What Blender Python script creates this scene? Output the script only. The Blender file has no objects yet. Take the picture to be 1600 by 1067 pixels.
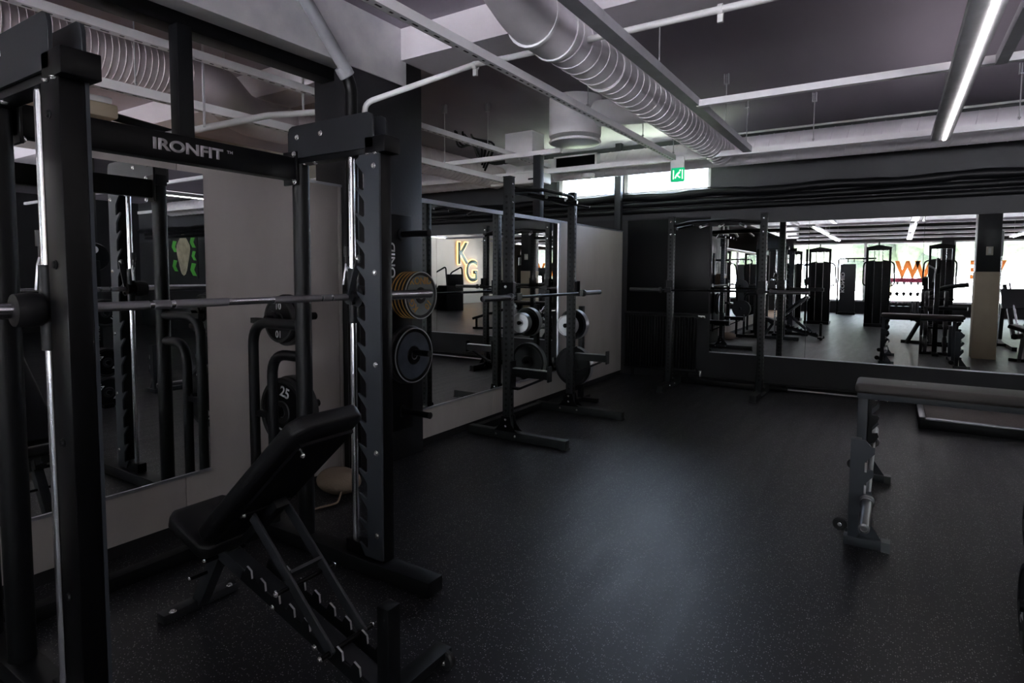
import bpy, bmesh, math, random
from mathutils import Vector, Matrix
random.seed(4)
C = bpy.context.scene.collection
PI = math.pi
V = Vector
# ------------------------------------------------------------------ camera, world, exposure
sc = bpy.context.scene
YAW, PIT, ROL, FPX, PPY = -0.569268, 0.062274, 0.0042407, 927.494, -48.838
cf = V((math.sin(YAW)*math.cos(PIT), math.cos(YAW)*math.cos(PIT), -math.sin(PIT)))
cr = V((math.cos(YAW), -math.sin(YAW), 0)); cu = cr.cross(cf)
cr, cu = (math.cos(ROL)*cr + math.sin(ROL)*cu), (-math.sin(ROL)*cr + math.cos(ROL)*cu)
cam_d = bpy.data.cameras.new('camera'); cam = bpy.data.objects.new('camera', cam_d); C.objects.link(cam)
mw = Matrix((cr, cu, -cf)).transposed().to_4x4(); mw.translation = V((0, 0, 1.5)); cam.matrix_world = mw
cam_d.sensor_width = 36; cam_d.sensor_fit = 'HORIZONTAL'; cam_d.lens = FPX/1600*36
cam_d.shift_y = PPY/1600; cam_d.clip_start = .05; cam_d.clip_end = 200
sc.camera = cam
vs = sc.view_settings; vs.view_transform = 'Standard'; vs.look = 'None'; vs.gamma = 1; vs.use_curve_mapping = False
vs.exposure = 0.35
cy = sc.cycles; cy.use_denoising = True; cy.max_bounces = 10; cy.diffuse_bounces = 4; cy.glossy_bounces = 8; cy.transparent_max_bounces = 12
cy.sample_clamp_indirect = 20; cy.caustics_reflective = True; cy.caustics_refractive = False
SKY, GROUND = 13.0, 42.0
w = bpy.data.worlds.new('daylight'); sc.world = w; w.use_nodes = True; wt = w.node_tree
bgn = wt.nodes['Background']
def wn_(kind, **kw):
    n = wt.nodes.new(kind)
    for k_, v_ in kw.items(): setattr(n, k_, v_)
    return n
tcw = wn_('ShaderNodeTexCoord'); sx_ = wn_('ShaderNodeSeparateXYZ'); wt.links.new(tcw.outputs['Generated'], sx_.inputs[0])
def wmap(sock, a, b_):
    n = wn_('ShaderNodeMapRange'); n.inputs[1].default_value = a; n.inputs[2].default_value = b_; wt.links.new(sock, n.inputs[0]); return n.outputs[0]
gmix = wn_('ShaderNodeMix', data_type='RGBA'); wt.links.new(wmap(sx_.outputs[1], -.1, .1), gmix.inputs[0])
gmix.inputs[6].default_value = (GROUND*.97, GROUND*.90, GROUND*1.02, 1)           # sunlit paving in front
gmix.inputs[7].default_value = (GROUND*.74, GROUND*.85, GROUND*.66, 1)      # sunlit lawn behind
smix = wn_('ShaderNodeMix', data_type='RGBA'); wt.links.new(wmap(sx_.outputs[2], -.02, .05), smix.inputs[0])
wt.links.new(gmix.outputs[2], smix.inputs[6]); skyb = wn_('ShaderNodeMix', data_type='RGBA'); wt.links.new(wmap(sx_.outputs[1], -.1, .1), skyb.inputs[0])
skyb.inputs[6].default_value = (SKY*.84, SKY*.90, SKY*1.08, 1); skyb.inputs[7].default_value = (SKY*1.0, SKY*1.12, SKY*1.55, 1); wt.links.new(skyb.outputs[2], smix.inputs[7])
wt.links.new(smix.outputs[2], bgn.inputs[0]); bgn.inputs[1].default_value = 1.0
LED = 5.0

# ------------------------------------------------------------------ materials
def pm(name, col, rough=.5, metal=0., spec=.5, var=None, bump=None, coat=0., emit=None, rvar=None):
    m = bpy.data.materials.new(name); m.use_nodes = True
    nt = m.node_tree; b = nt.nodes['Principled BSDF']
    b.inputs['Base Color'].default_value = (*col, 1); b.inputs['Roughness'].default_value = rough
    b.inputs['Metallic'].default_value = metal; b.inputs['Specular IOR Level'].default_value = spec
    b.inputs['Coat Weight'].default_value = coat
    if emit: b.inputs['Emission Color'].default_value = (*emit[0], 1); b.inputs['Emission Strength'].default_value = emit[1]
    def noise(scale, detail=4, stretch=None):
        tc = nt.nodes.new('ShaderNodeTexCoord'); n = nt.nodes.new('ShaderNodeTexNoise')
        n.inputs['Scale'].default_value = scale; n.inputs['Detail'].default_value = detail
        if stretch:
            mp = nt.nodes.new('ShaderNodeMapping'); mp.inputs['Scale'].default_value = stretch
            nt.links.new(tc.outputs['Object'], mp.inputs[0]); nt.links.new(mp.outputs[0], n.inputs['Vector'])
        else: nt.links.new(tc.outputs['Object'], n.inputs['Vector'])
        return n
    if var:
        n = noise(var[0], 5, var[2] if len(var) > 2 else None); mx = nt.nodes.new('ShaderNodeValToRGB')
        a = var[1]; e = mx.color_ramp.elements
        e[0].position = .3; e[1].position = .7
        e[0].color = (*[c*(1-a) for c in col], 1); e[1].color = (*[min(1, c*(1+a)) for c in col], 1)
        nt.links.new(n.outputs['Fac'], mx.inputs[0]); nt.links.new(mx.outputs[0], b.inputs['Base Color'])
    if rvar:
        n = noise(rvar[0], 4); mr = nt.nodes.new('ShaderNodeMapRange'); mr.inputs[3].default_value = rough-rvar[1]; mr.inputs[4].default_value = rough+rvar[1]
        nt.links.new(n.outputs['Fac'], mr.inputs[0]); nt.links.new(mr.outputs[0], b.inputs['Roughness'])
    if bump:
        n = noise(bump[0], 3); bp = nt.nodes.new('ShaderNodeBump'); bp.inputs['Strength'].default_value = bump[1]; bp.inputs['Distance'].default_value = .01
        nt.links.new(n.outputs['Fac'], bp.inputs['Height']); nt.links.new(bp.outputs[0], b.inputs['Normal'])
    return m
M = {}
M['black'] = pm('black_powder_coat', (.0045, .005, .006), .42, spec=.26, bump=(600, .05), rvar=(8, .06))
M['black2'] = pm('satin_black_steel', (.0022, .0022, .0028), .38, spec=.22, bump=(500, .04))
M['grey_steel'] = pm('charcoal_powder_coat', (.022, .024, .028), .45, spec=.4, bump=(500, .05))
M['holes'] = pm('dark_bore', (.002, .002, .002), .8)
M['chrome'] = pm('chrome', (.78, .79, .82), .2, 1.)
M['steel'] = pm('brushed_steel', (.5, .5, .52), .32, 1.)
M['knurl'] = pm('knurled_steel', (.36, .35, .37), .42, 1., bump=(900, .4))
M['zinc'] = pm('zinc_bolt', (.85, .85, .85), .25, .85)
M['alu'] = pm('anodised_aluminium', (.55, .56, .6), .35, .9, var=(20, .05))
M['mirror'] = pm('mirror_silver', (.86, .88, .87), .0, 1.)
M['board'] = pm('grey_beige_board', (.50, .465, .44), .55, var=(3.5, .09, (1, 1, .35)), bump=(60, .06))
M['blackwall'] = pm('black_painted_masonry', (.013, .0132, .0155), .6, var=(2, .2), bump=(25, .15))
M['pillar'] = pm('black_painted_pillar', (.010, .010, .012), .5, var=(3, .2), bump=(40, .1))
M['ceiling'] = pm('painted_concrete_ceiling', (.38, .345, .40), .85, var=(1.2, .12, (1, .25, 1)), bump=(14, .12))
M['ceilingdark'] = pm('shade_toned_ceiling', (.075, .072, .08), .85, var=(1.2, .12))  # same ceiling, colour darkened to offset the strong window light
M['greywall'] = pm('charcoal_wall', (.036, .038, .042), .6, var=(2, .15), bump=(25, .12))
M['rackpaint'] = pm('textured_black_rack_paint', (.017, .0195, .02), .45, spec=.4, bump=(500, .05))
M['slate'] = pm('slate_powder_coat', (.040, .046, .055), .45, spec=.4, bump=(500, .05))
M['whitebeam'] = pm('pale_painted_concrete', (.80, .76, .80), .8, var=(2, .05), bump=(20, .1))
M['greybeam'] = pm('grey_render', (.88, .88, .92), .75, var=(4, .14), bump=(30, .15))
M['duct'] = pm('galvanised_duct', (.80, .77, .81), .5, .1, var=(5, .08))
M['ductpaint'] = pm('painted_duct', (.58, .51, .53), .55, .05, var=(4, .06))
M['whitemetal'] = pm('white_lacquered_metal', (.82, .81, .83), .45, var=(6, .04))
M['galv'] = pm('galvanised_channel', (.45, .45, .48), .4, .2, var=(9, .1))
M['darkgalv'] = pm('shadowed_slot', (.03, .03, .034), .6)
M['plasticwhite'] = pm('white_plastic', (.75, .75, .74), .35)
M['plasticgrey'] = pm('grey_plastic_pipe', (.33, .34, .36), .35, var=(6, .08))
M['green'] = pm('green_hose', (.02, .16, .10), .4)
M['beige'] = pm('beige_cladding', (.45, .38, .28), .6, var=(3, .08))
M['cream'] = pm('cream_wall_paint', (.62, .58, .50), .7, var=(1.5, .04))
M['vinyl'] = pm('black_vinyl', (.006, .006, .007), .40, spec=.32, bump=(300, .12))
M['vinylbrown'] = pm('worn_dark_vinyl', (.055, .048, .045), .5, bump=(300, .12), var=(6, .15))
M['rubber'] = pm('black_rubber', (.011, .011, .012), .5, bump=(200, .06))
M['platetop'] = pm('dark_brown_platform_rubber', (.15, .12, .115), .55, var=(60, .2), bump=(200, .1))
M['white'] = pm('white_lettering', (.72, .71, .72), .4)
M['logo'] = pm('pale_metal_lettering', (.62, .60, .62), .35, .3)
M['gold'] = pm('gold_print', (.40, .22, .05), .5)
M['plateface'] = pm('grey_plate_face', (.16, .18, .18), .4, .3, var=(12, .1))
M['plateblue'] = pm('dark_slate_plate_face', (.055, .065, .085), .4, .3, var=(12, .2))
M['silver'] = pm('silver_weight_face', (.40, .41, .42), .35, .6, var=(12, .06))
M['fabric'] = pm('tan_canvas', (.27, .21, .155), .85, bump=(80, .3))
M['orange'] = pm('orange_film', (.75, .27, .06), .5)
def film(name, col):
    m = bpy.data.materials.new(name); m.use_nodes = True; nt = m.node_tree; nt.nodes.clear()
    o = nt.nodes.new('ShaderNodeOutputMaterial'); t_ = nt.nodes.new('ShaderNodeBsdfTranslucent'); t_.inputs[0].default_value = (*col, 1); nt.links.new(t_.outputs[0], o.inputs[0]); return m
M['orange'] = film('orange_window_film', (.31, .165, .08))
M['kgreen'] = pm('dark_green_enamel', (.16, .25, .22), .4)
M['halo'] = pm('warm_lit_letter_edge', (.9, .6, .3), .5, emit=((1., .58, .22), 3.0))
M['muralgreen'] = pm('mural_green', (.08, .42, .05), .7)
M['muraltan'] = pm('mural_tan', (.35, .31, .22), .7, var=(6, .3))
M['led'] = pm('led_diffuser', (.9, .9, .9), .5, emit=((1., .95, .93), LED*2.6))
M['ledup'] = pm('added_led_uplight', (.9, .9, .9), .5, emit=((1., .92, .97), 2.6))
M['hanger'] = pm('galvanised_hanger', (.5, .5, .52), .4, .3)
M['gunmetal'] = pm('gunmetal', (.10, .10, .105), .32, .9)
M['midsteel'] = pm('worn_bar_steel', (.24, .24, .25), .36, .95)
M['footcap'] = pm('grey_foot_cap', (.11, .12, .125), .5)
M['warm'] = pm('added_warm_glow', (.9, .8, .7), .5, emit=((1., .72, .5), 9.0))
M['exitgreen'] = pm('exit_sign_face', (.0, .3, .12), .4, emit=((.0, .62, .22), .55))
M['exitwhite'] = pm('exit_sign_figure', (.9, .9, .9), .4, emit=((.9, 1., .9), .8))
M['lawn'] = pm('mown_lawn', (.30, .42, .14), .9, var=(3, .3))
M['paving'] = pm('pale_paving', (.42, .40, .41), .9, var=(.6, .1))
M['leaf'] = pm('tree_foliage', (.032, .037, .026), .8, var=(5, .5))
M['tanfloor'] = pm('tan_vinyl_floor', (.42, .27, .16), .5, var=(3, .15))
M['redbox'] = pm('magenta_label', (.5, .05, .12), .5)
# rubber floor with flecks
def floor_mat():
    m = bpy.data.materials.new('flecked_rubber_floor'); m.use_nodes = True; nt = m.node_tree; b = nt.nodes['Principled BSDF']
    tc = nt.nodes.new('ShaderNodeTexCoord')
    def L(a, c): nt.links.new(a, c)
    vo = nt.nodes.new('ShaderNodeTexVoronoi'); vo.inputs['Scale'].default_value = 120; L(tc.outputs['Object'], vo.inputs['Vector'])
    n1 = nt.nodes.new('ShaderNodeMath'); n1.operation = 'LESS_THAN'; n1.inputs[1].default_value = .27; L(vo.outputs['Distance'], n1.inputs[0])
    sp = nt.nodes.new('ShaderNodeSeparateColor'); L(vo.outputs['Color'], sp.inputs[0])
    n2 = nt.nodes.new('ShaderNodeMath'); n2.operation = 'GREATER_THAN'; n2.inputs[1].default_value = .52; L(sp.outputs[0], n2.inputs[0])
    n3 = nt.nodes.new('ShaderNodeMath'); n3.operation = 'MULTIPLY'; L(n1.outputs[0], n3.inputs[0]); L(n2.outputs[0], n3.inputs[1])
    fl = nt.nodes.new('ShaderNodeMix'); fl.data_type = 'RGBA'; L(sp.outputs[1], fl.inputs[0])
    fl.inputs[6].default_value = (.10, .10, .11, 1); fl.inputs[7].default_value = (.50, .49, .49, 1)
    nz = nt.nodes.new('ShaderNodeTexNoise'); nz.inputs['Scale'].default_value = 1.1; nz.inputs['Detail'].default_value = 5; L(tc.outputs['Object'], nz.inputs['Vector'])
    cr_ = nt.nodes.new('ShaderNodeValToRGB'); e = cr_.color_ramp.elements
    e[0].position = .35; e[1].position = .75; e[0].color = (.010, .0103, .0125, 1); e[1].color = (.016, .0163, .0195, 1); L(nz.outputs['Fac'], cr_.inputs[0])
    mx = nt.nodes.new('ShaderNodeMix'); mx.data_type = 'RGBA'; L(n3.outputs[0], mx.inputs[0]); L(cr_.outputs[0], mx.inputs[6]); L(fl.outputs[2], mx.inputs[7])
    L(mx.outputs[2], b.inputs['Base Color'])
    # scuffed, dusty streaks change the gloss
    mp = nt.nodes.new('ShaderNodeMapping'); mp.inputs['Rotation'].default_value = (0, 0, .5); mp.inputs['Scale'].default_value = (6, .8, 1); L(tc.outputs['Object'], mp.inputs[0])
    nz2 = nt.nodes.new('ShaderNodeTexNoise'); nz2.inputs['Scale'].default_value = 1.6; nz2.inputs['Detail'].default_value = 6; L(mp.outputs[0], nz2.inputs['Vector'])
    mr = nt.nodes.new('ShaderNodeMapRange'); mr.inputs[3].default_value = .33; mr.inputs[4].default_value = .50; L(nz2.outputs['Fac'], mr.inputs[0]); L(mr.outputs[0], b.inputs['Roughness'])
    b.inputs['Specular IOR Level'].default_value = .44
    nb = nt.nodes.new('ShaderNodeTexNoise'); nb.inputs['Scale'].default_value = 260; L(tc.outputs['Object'], nb.inputs['Vector'])
    bp = nt.nodes.new('ShaderNodeBump'); bp.inputs['Strength'].default_value = .12; bp.inputs['Distance'].default_value = .004; L(nb.outputs['Fac'], bp.inputs['Height']); L(bp.outputs[0], b.inputs['Normal'])
    return m
M['floor'] = floor_mat()
def glass_mat():
    m = bpy.data.materials.new('window_glass'); m.use_nodes = True; nt = m.node_tree; nt.nodes.clear()
    o = nt.nodes.new('ShaderNodeOutputMaterial'); t = nt.nodes.new('ShaderNodeBsdfTransparent'); t.inputs[0].default_value = (.93, .96, .94, 1)
    g = nt.nodes.new('ShaderNodeBsdfGlossy'); g.inputs['Roughness'].default_value = .02
    fr = nt.nodes.new('ShaderNodeFresnel'); fr.inputs[0].default_value = 1.45; mx = nt.nodes.new('ShaderNodeMixShader')
    nt.links.new(fr.outputs[0], mx.inputs[0]); nt.links.new(t.outputs[0], mx.inputs[1]); nt.links.new(g.outputs[0], mx.inputs[2]); nt.links.new(mx.outputs[0], o.inputs[0])
    return m
M['glass'] = glass_mat()

# ------------------------------------------------------------------ geometry helpers
def basis(d, up=V((0, 0, 1))):
    d = V(d).normalized()
    if abs(d.dot(V(up))) > .98: up = V((1, 0, 0))
    s = d.cross(V(up)).normalized(); u = s.cross(d)
    return d, s, u
def fillet(pts, r, n=5):
    pts = [V(p) for p in pts]; out = [pts[0]]
    for i in range(1, len(pts)-1):
        a, b, c = pts[i-1], pts[i], pts[i+1]
        d1 = (a-b); d2 = (c-b); l = min(r, d1.length*.49, d2.length*.49)
        p, q = b + d1.normalized()*l, b + d2.normalized()*l
        for k in range(n+1):
            t = k/n; out.append(p*(1-t)**2 + b*2*t*(1-t) + q*t*t)
    out.append(pts[-1]); return out
class MB:
    def __init__(s): s.v = []; s.f = []
    def add(s, vs_, fs):
        o = len(s.v); s.v += [V(v) for v in vs_]; s.f += [tuple(i+o for i in f) for f in fs]; return s
    def box(s, x0, x1, y0, y1, z0, z1):
        return s.add([(x0,y0,z0),(x1,y0,z0),(x1,y1,z0),(x0,y1,z0),(x0,y0,z1),(x1,y0,z1),(x1,y1,z1),(x0,y1,z1)],
                     [(3,2,1,0),(4,5,6,7),(0,1,5,4),(1,2,6,5),(2,3,7,6),(3,0,4,7)])
    def beam(s, p0, p1, wd, ht, up=(0, 0, 1)):
        p0, p1 = V(p0), V(p1); d, a, u = basis(p1-p0, V(up)); a = a*wd/2; u = u*ht/2
        return s.add([p0-a-u, p0+a-u, p0+a+u, p0-a+u, p1-a-u, p1+a-u, p1+a+u, p1-a+u],
                     [(3,2,1,0),(4,5,6,7),(0,1,5,4),(1,2,6,5),(2,3,7,6),(3,0,4,7)])
    def lathe(s, prof, p0, axis, n=24):
        p0 = V(p0); d, a, u = basis(axis); vs_ = []; fs = []
        for r, h in prof:
            for k in range(n):
                t = 2*PI*k/n; vs_.append(p0 + d*h + (a*math.cos(t)+u*math.sin(t))*r)
        for i in range(len(prof)-1):
            for k in range(n):
                k2 = (k+1) % n; fs.append((i*n+k, i*n+k2, (i+1)*n+k2, (i+1)*n+k))
        fs.append(tuple(range(n-1, -1, -1))); fs.append(tuple((len(prof)-1)*n+k for k in range(n)))
        return s.add(vs_, fs)
    def cyl(s, p0, p1, r, r2=None, n=18):
        p0, p1 = V(p0), V(p1); return s.lathe([(r, 0), (r if r2 is None else r2, (p1-p0).length)], p0, p1-p0, n)
    def ring(s, p0, p1, r, ri, n=24):
        p0, p1 = V(p0), V(p1); L = (p1-p0).length; d, a, u = basis(p1-p0); vs_ = []; fs = []
        prof = [(ri, 0), (r, 0), (r, L), (ri, L)]
        for rr, h in prof:
            for k in range(n):
                t = 2*PI*k/n; vs_.append(p0 + d*h + (a*math.cos(t)+u*math.sin(t))*rr)
        for i in range(4):
            for k in range(n):
                k2 = (k+1) % n; j = (i+1) % 4; fs.append((i*n+k, i*n+k2, j*n+k2, j*n+k))
        return s.add(vs_, fs)
    def tube(s, pts, r, n=10, sq=None):
        pts = [V(p) for p in pts]; vs_ = []; fs = []; m = len(pts); up = None
        for i, p in enumerate(pts):
            d = (pts[min(i+1, m-1)] - pts[max(i-1, 0)]).normalized()
            if up is None: _, a, u = basis(d)
            else:
                u = (up - d*up.dot(d)).normalized(); a = d.cross(u)
            up = u
            for k in range(n):
                t = 2*PI*k/n; vs_.append(p + (a*math.cos(t)+u*math.sin(t))*(r[i] if isinstance(r, (list, tuple)) else r))
        for i in range(m-1):
            for k in range(n):
                k2 = (k+1) % n; fs.append((i*n+k, i*n+k2, (i+1)*n+k2, (i+1)*n+k))
        fs.append(tuple(range(n-1, -1, -1))); fs.append(tuple((m-1)*n+k for k in range(n)))
        return s.add(vs_, fs)
    def prism(s, poly, o, u, v, wv):
        o, u, v, wv = V(o), V(u), V(v), V(wv); n = len(poly)
        a = [o+u*p[0]+v*p[1] for p in poly]; b = [q+wv for q in a]
        return s.add(a+b, [tuple(range(n-1, -1, -1)), tuple(range(n, 2*n))] + [(i, (i+1) % n, n+(i+1) % n, n+i) for i in range(n)])
    def sphere(s, c, r, n=12, m=8, sq=(1, 1, 1)):
        c = V(c); vs_ = [c+V((0, 0, -r*sq[2]))]; fs = []
        for i in range(1, m):
            ph = -PI/2+PI*i/m
            for k in range(n):
                t = 2*PI*k/n; vs_.append(c+V((r*math.cos(ph)*math.cos(t)*sq[0], r*math.cos(ph)*math.sin(t)*sq[1], r*math.sin(ph)*sq[2])))
        vs_.append(c+V((0, 0, r*sq[2]))); e = len(vs_)-1
        for k in range(n):
            fs.append((0, 1+(k+1) % n, 1+k)); fs.append((e, 1+(m-2)*n+k, 1+(m-2)*n+(k+1) % n))
        for i in range(m-2):
            for k in range(n): fs.append((1+i*n+k, 1+i*n+(k+1) % n, 1+(i+1)*n+(k+1) % n, 1+(i+1)*n+k))
        return s.add(vs_, fs)
    def build(s, name, m, parent=None, bev=0., world=False, seg=2, org=None):
        off = V((0, 0, 0))
        if world and parent is not None:
            r = parent
            while r.parent: r = r.parent
            off = r.location.copy()
        elif org is not None: off = V(org)
        me = bpy.data.meshes.new(name); bm = bmesh.new()
        vv = [bm.verts.new(v-off) for v in s.v]
        for f in s.f:
            try: bm.faces.new([vv[i] for i in f])
            except ValueError: pass
        bmesh.ops.recalc_face_normals(bm, faces=bm.faces)
        if bev > 0:
            es = [e for e in bm.edges if len(e.link_faces) == 2 and e.calc_face_angle(0) > .7]
            bmesh.ops.bevel(bm, geom=es, offset=bev, segments=seg, affect='EDGES', profile=.5, clamp_overlap=True)
        for f in bm.faces: f.smooth = True
        bm.to_mesh(me); bm.free(); me.set_sharp_from_angle(angle=math.radians(38))
        me.materials.append(M[m] if isinstance(m, str) else m)
        o = bpy.data.objects.new(name, me); C.objects.link(o)
        if parent is not None: o.parent = parent
        elif org is not None: o.location = off
        return o
def thing(name, label, cat, loc=(0, 0, 0), rz=0., group=None):
    o = bpy.data.objects.new(name, None); C.objects.link(o); o.empty_display_size = .1
    o.location = loc; o.rotation_euler = (0, 0, rz); return tag(o, label, cat, group)
def tag(o, label, cat, group=None):
    o['label'] = label; o['category'] = cat
    if group: o['group'] = group
    return o
def struct(o, label=None):
    o['kind'] = 'structure'
    if label: o['label'] = label
    return o
def dup(root, loc=None, rz=None, label=None, group=None):
    def cp(o, p):
        c = o.copy(); C.objects.link(c)
        if p is not None: c.parent = p
        for ch in o.children: cp(ch, c)
        return c
    r = cp(root, None)
    if loc is not None: r.location = loc
    if rz is not None: r.rotation_euler = (0, 0, rz)
    if label: r['label'] = label
    if group: r['group'] = group
    return r
def text(body, name, m, o, u, v, size, parent=None, depth=.003, fat=0., sx=1., align='CENTER', world=False):
    cu_ = bpy.data.curves.new(name, 'FONT'); cu_.body = body; cu_.size = 1; cu_.extrude = 0; cu_.offset = fat; cu_.align_x = align; cu_.align_y = 'CENTER'
    t = bpy.data.objects.new(name+'_curve', cu_); C.objects.link(t)
    dg = bpy.context.evaluated_depsgraph_get(); me = bpy.data.meshes.new_from_object(t.evaluated_get(dg))
    bpy.data.objects.remove(t)
    o, u, v = V(o), V(u).normalized(), V(v).normalized(); n = u.cross(v)
    off = V((0, 0, 0))
    if world and parent is not None:
        r = parent
        while r.parent: r = r.parent
        off = r.location.copy()
    bm = bmesh.new(); bm.from_mesh(me); bpy.data.meshes.remove(me)
    ex = bmesh.ops.extrude_face_region(bm, geom=list(bm.faces))
    for e in ex['geom']:
        if isinstance(e, bmesh.types.BMVert): e.co.z += depth/size
    for q in bm.verts:
        q.co = o + u*q.co.x*size*sx + v*q.co.y*size + n*q.co.z*size - off
    bmesh.ops.recalc_face_normals(bm, faces=bm.faces)
    me = bpy.data.meshes.new(name); bm.to_mesh(me); bm.free(); me.materials.append(M[m])
    ob = bpy.data.objects.new(name, me); C.objects.link(ob)
    if parent is not None: ob.parent = parent
    return ob
X, Y, Z = V((1, 0, 0)), V((0, 1, 0)), V((0, 0, 1))
XW, YB, ZC = -3.36, 8.4, 3.38            # partition face, back wall face, ceiling
XL, XR, YF = -8.2, 11.0, -10.0          # far left room, right wall, window front

# ------------------------------------------------------------------ setting
struct(MB().box(-3.44, XR, YF, YB, -.1, 0).build('floor', 'floor'), 'dark rubber gym floor with pale flecks')
struct(MB().box(XL, -3.44, YF, YB, -.1, 0).build('floor_side_room', 'tanfloor'))
struct(MB().box(XL, XR, -2.2, YB+.3, ZC, ZC+.2).build('ceiling', 'ceiling'), 'dark grey painted concrete ceiling')
struct(MB().box(XL, XR, YF-.3, -2.2, ZC, ZC+.2).build('ceiling_2', 'ceilingdark'), 'ceiling over the window end, darkened in colour against the window light')
struct(MB().box(-3.27, XR, 3.5, 3.9, 3.14, ZC+.01).build('trim_1', 'whitebeam'), 'pale concrete downstand beam across the ceiling')
struct(MB().box(XL, -3.75, 3.5, 3.9, 3.14, ZC+.01).build('trim_2', 'whitebeam'))
struct(MB().box(-3.75, -3.27, YF, 3.56, 2.955, ZC+.01).build('trim_3', 'greybeam', bev=.006), 'grey concrete beam above the board partition')
# back wall with clerestory windows
WX = [(-4.54, -3.54), (-3.44, -2.15)]; WZ0, WZ1 = 2.66, 3.16
struct(MB().box(XL, XR, YB, YB+.3, -.1, 2.3).build('wall_back_lower', 'blackwall'), 'black painted lower back wall')
mb = MB(); mb.box(XL, XR, YB, YB+.3, 2.3, WZ0); mb.box(XL, XR, YB, YB+.3, WZ1, ZC)
for a, b in ((XL, -4.54), (-3.54, -3.44), (-2.15, XR)): mb.box(a, b, YB, YB+.3, WZ0, WZ1)
struct(mb.build('wall_back', 'greywall'), 'charcoal upper back wall')  # upper wall in a lighter tone than the wall below
for i, (a, b) in enumerate(WX):
    wn = thing('window_%d' % (i+1), 'high bright window %s on the black back wall' % ('behind the partition' if i == 0 else 'right of the end post'), 'window', ((a+b)/2, YB+.1, WZ0))
    struct(wn)
    f = MB()
    for (x0, x1, z0, z1) in ((a, a+.06, WZ0, WZ1), (b-.06, b, WZ0, WZ1), (a, b, WZ0, WZ0+.05), (a, b, WZ1-.05, WZ1)): f.box(x0, x1, YB+.08, YB+.14, z0, z1)
    f.build('window_frame', 'whitemetal', wn, world=True)
    MB().box(a+.06, b-.06, YB+.10, YB+.106, WZ0+.05, WZ1-.05).build('pane', 'glass', wn, world=True)
# left outer wall, right wall
struct(MB().box(XL-.2, XL, YF, YB, -.1, ZC).build('wall_left', 'cream'))
struct(MB().box(XR, XR+.2, YF, -2.2, -.1, ZC).build('wall_right', 'cream'), 'cream wall seen in the mirrors')
struct(MB().box(XR, XR+.2, -2.2, YB, -.1, ZC).build('wall_right_back', 'blackwall'))
# window front behind the camera
mb = MB(); mb.box(XL, XR, YF-.25, YF, -.1, .45); mb.box(XL, XR, YF-.25, YF, 2.75, ZC); mb.box(XL, -3.7, YF-.25, YF, .45, 2.75)
xs = [-3.7, -1.05, 1.6, 1.95, 4.6, 7.3, 9.9]
mb.box(1.6, 1.95, YF-.25, YF, .45, 2.75); mb.box(9.9, XR, YF-.25, YF, .45, 2.75)
struct(mb.build('wall_front', 'blackwall'))
k = 2
for a, b in ((-3.7, -1.05), (-1.05, 1.6), (1.95, 4.6), (4.6, 7.3), (7.3, 9.9)):
    k += 1
    wn = thing('window_%d' % k, 'tall street window with a pale frame, %s' % ['at the far left', 'beside the dark post', 'past the dark post', 'before the end', 'at the end of the front'][k-3], 'window', ((a+b)/2, YF-.1, .45)); struct(wn)
    f = MB()
    for (x0, x1, z0, z1) in ((a, a+.05, .45, 2.75), (b-.05, b, .45, 2.75), (a, b, .45, .52), (a, b, 2.69, 2.75)): f.box(x0, x1, YF-.14, YF-.08, z0, z1)
    f.build('window_frame', 'whitemetal', wn, world=True)
    MB().box(a+.05, b-.05, YF-.115, YF-.109, .52, 2.69).build('pane', 'glass', wn, world=True)
# lettering on the street windows (reads from outside, so it is reversed from inside and right again in the mirror)
def wletter(ch, x, z=1.66, h=.86, sx=.8):
    t = text(ch, 'window_letter', 'orange', (x, YF-.10, z), -X, Z, h, depth=.003, fat=.045, sx=sx)
    return t
for ch, x, lb in (('W', .33, 'pale orange letter W on the street window, first of the pair'), ('W', .95, 'orange letter W on the street window, beside the dark post'),
              ('E', 2.62, 'orange letter E on the street window past the dark post'), ('V', 3.2, 'orange letter V on the street window, half behind the pillar'),
              ('E', 4.35, 'orange letter E on the street window right of the pillar'), ('O', 5.0, 'orange letter O on the street window, farthest right'), ('E', 8.0, 'orange letter E on the end window'), ('V', 8.7, 'orange letter V on the end window')):
    tag(wletter(ch, x), lb, 'letter', 'orange letters on the street windows')

# partition of boards and mirrors, along the left
PT, PB = 2.11, .07
pn = [(-3.0, -1.8), (-1.8, -.6), (-.6, .6), (.6, 1.8), (1.8, 2.932), (2.932, 2.97), (3.75, 4.9), (4.9, 6.1), (6.1, 8.26)]
for i, (a, b) in enumerate(pn):
    o = struct(MB().box(-3.44, XW, a+.002, b-.002, PB, PT).build('wall_partition' if i == 0 else 'wall_partition_%d' % (i+1), 'board', bev=.002), None)
struct(MB().box(-3.44, -3.375, -3, 8.26, 0, PB).build('baseboard_left', 'blackwall'))
struct(MB().box(-3.45, XW+.004, -3, 8.27, PT, PT+.018).build('trim_4', 'alu'), 'aluminium strip along the top of the partition')
def wall_mirror(name, label, y0, y1, z0, z1, frame=True):
    t = thing(name, label, 'mirror', (XW+.004, (y0+y1)/2, z0), group='mirrors on the board partition')
    MB().box(XW+.001, XW+.006, y0, y1, z0, z1).build('mirror_glass', 'mirror', t, world=True)
    f = MB(); f.box(XW, XW+.014, y0, y1, z0-.014, z0+.002)
    if frame: f.box(XW, XW+.016, y1, y1+.05, z0, z1+.014); f.box(XW, XW+.014, y0, y1, z1, z1+.016)
    f.build('mirror_trim', 'alu', t, world=True); return t
wall_mirror('wall_mirror', 'large frameless mirror on the board partition behind the guided barbell rack', -1.9, 1.945, .345, 2.06, False)
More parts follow.
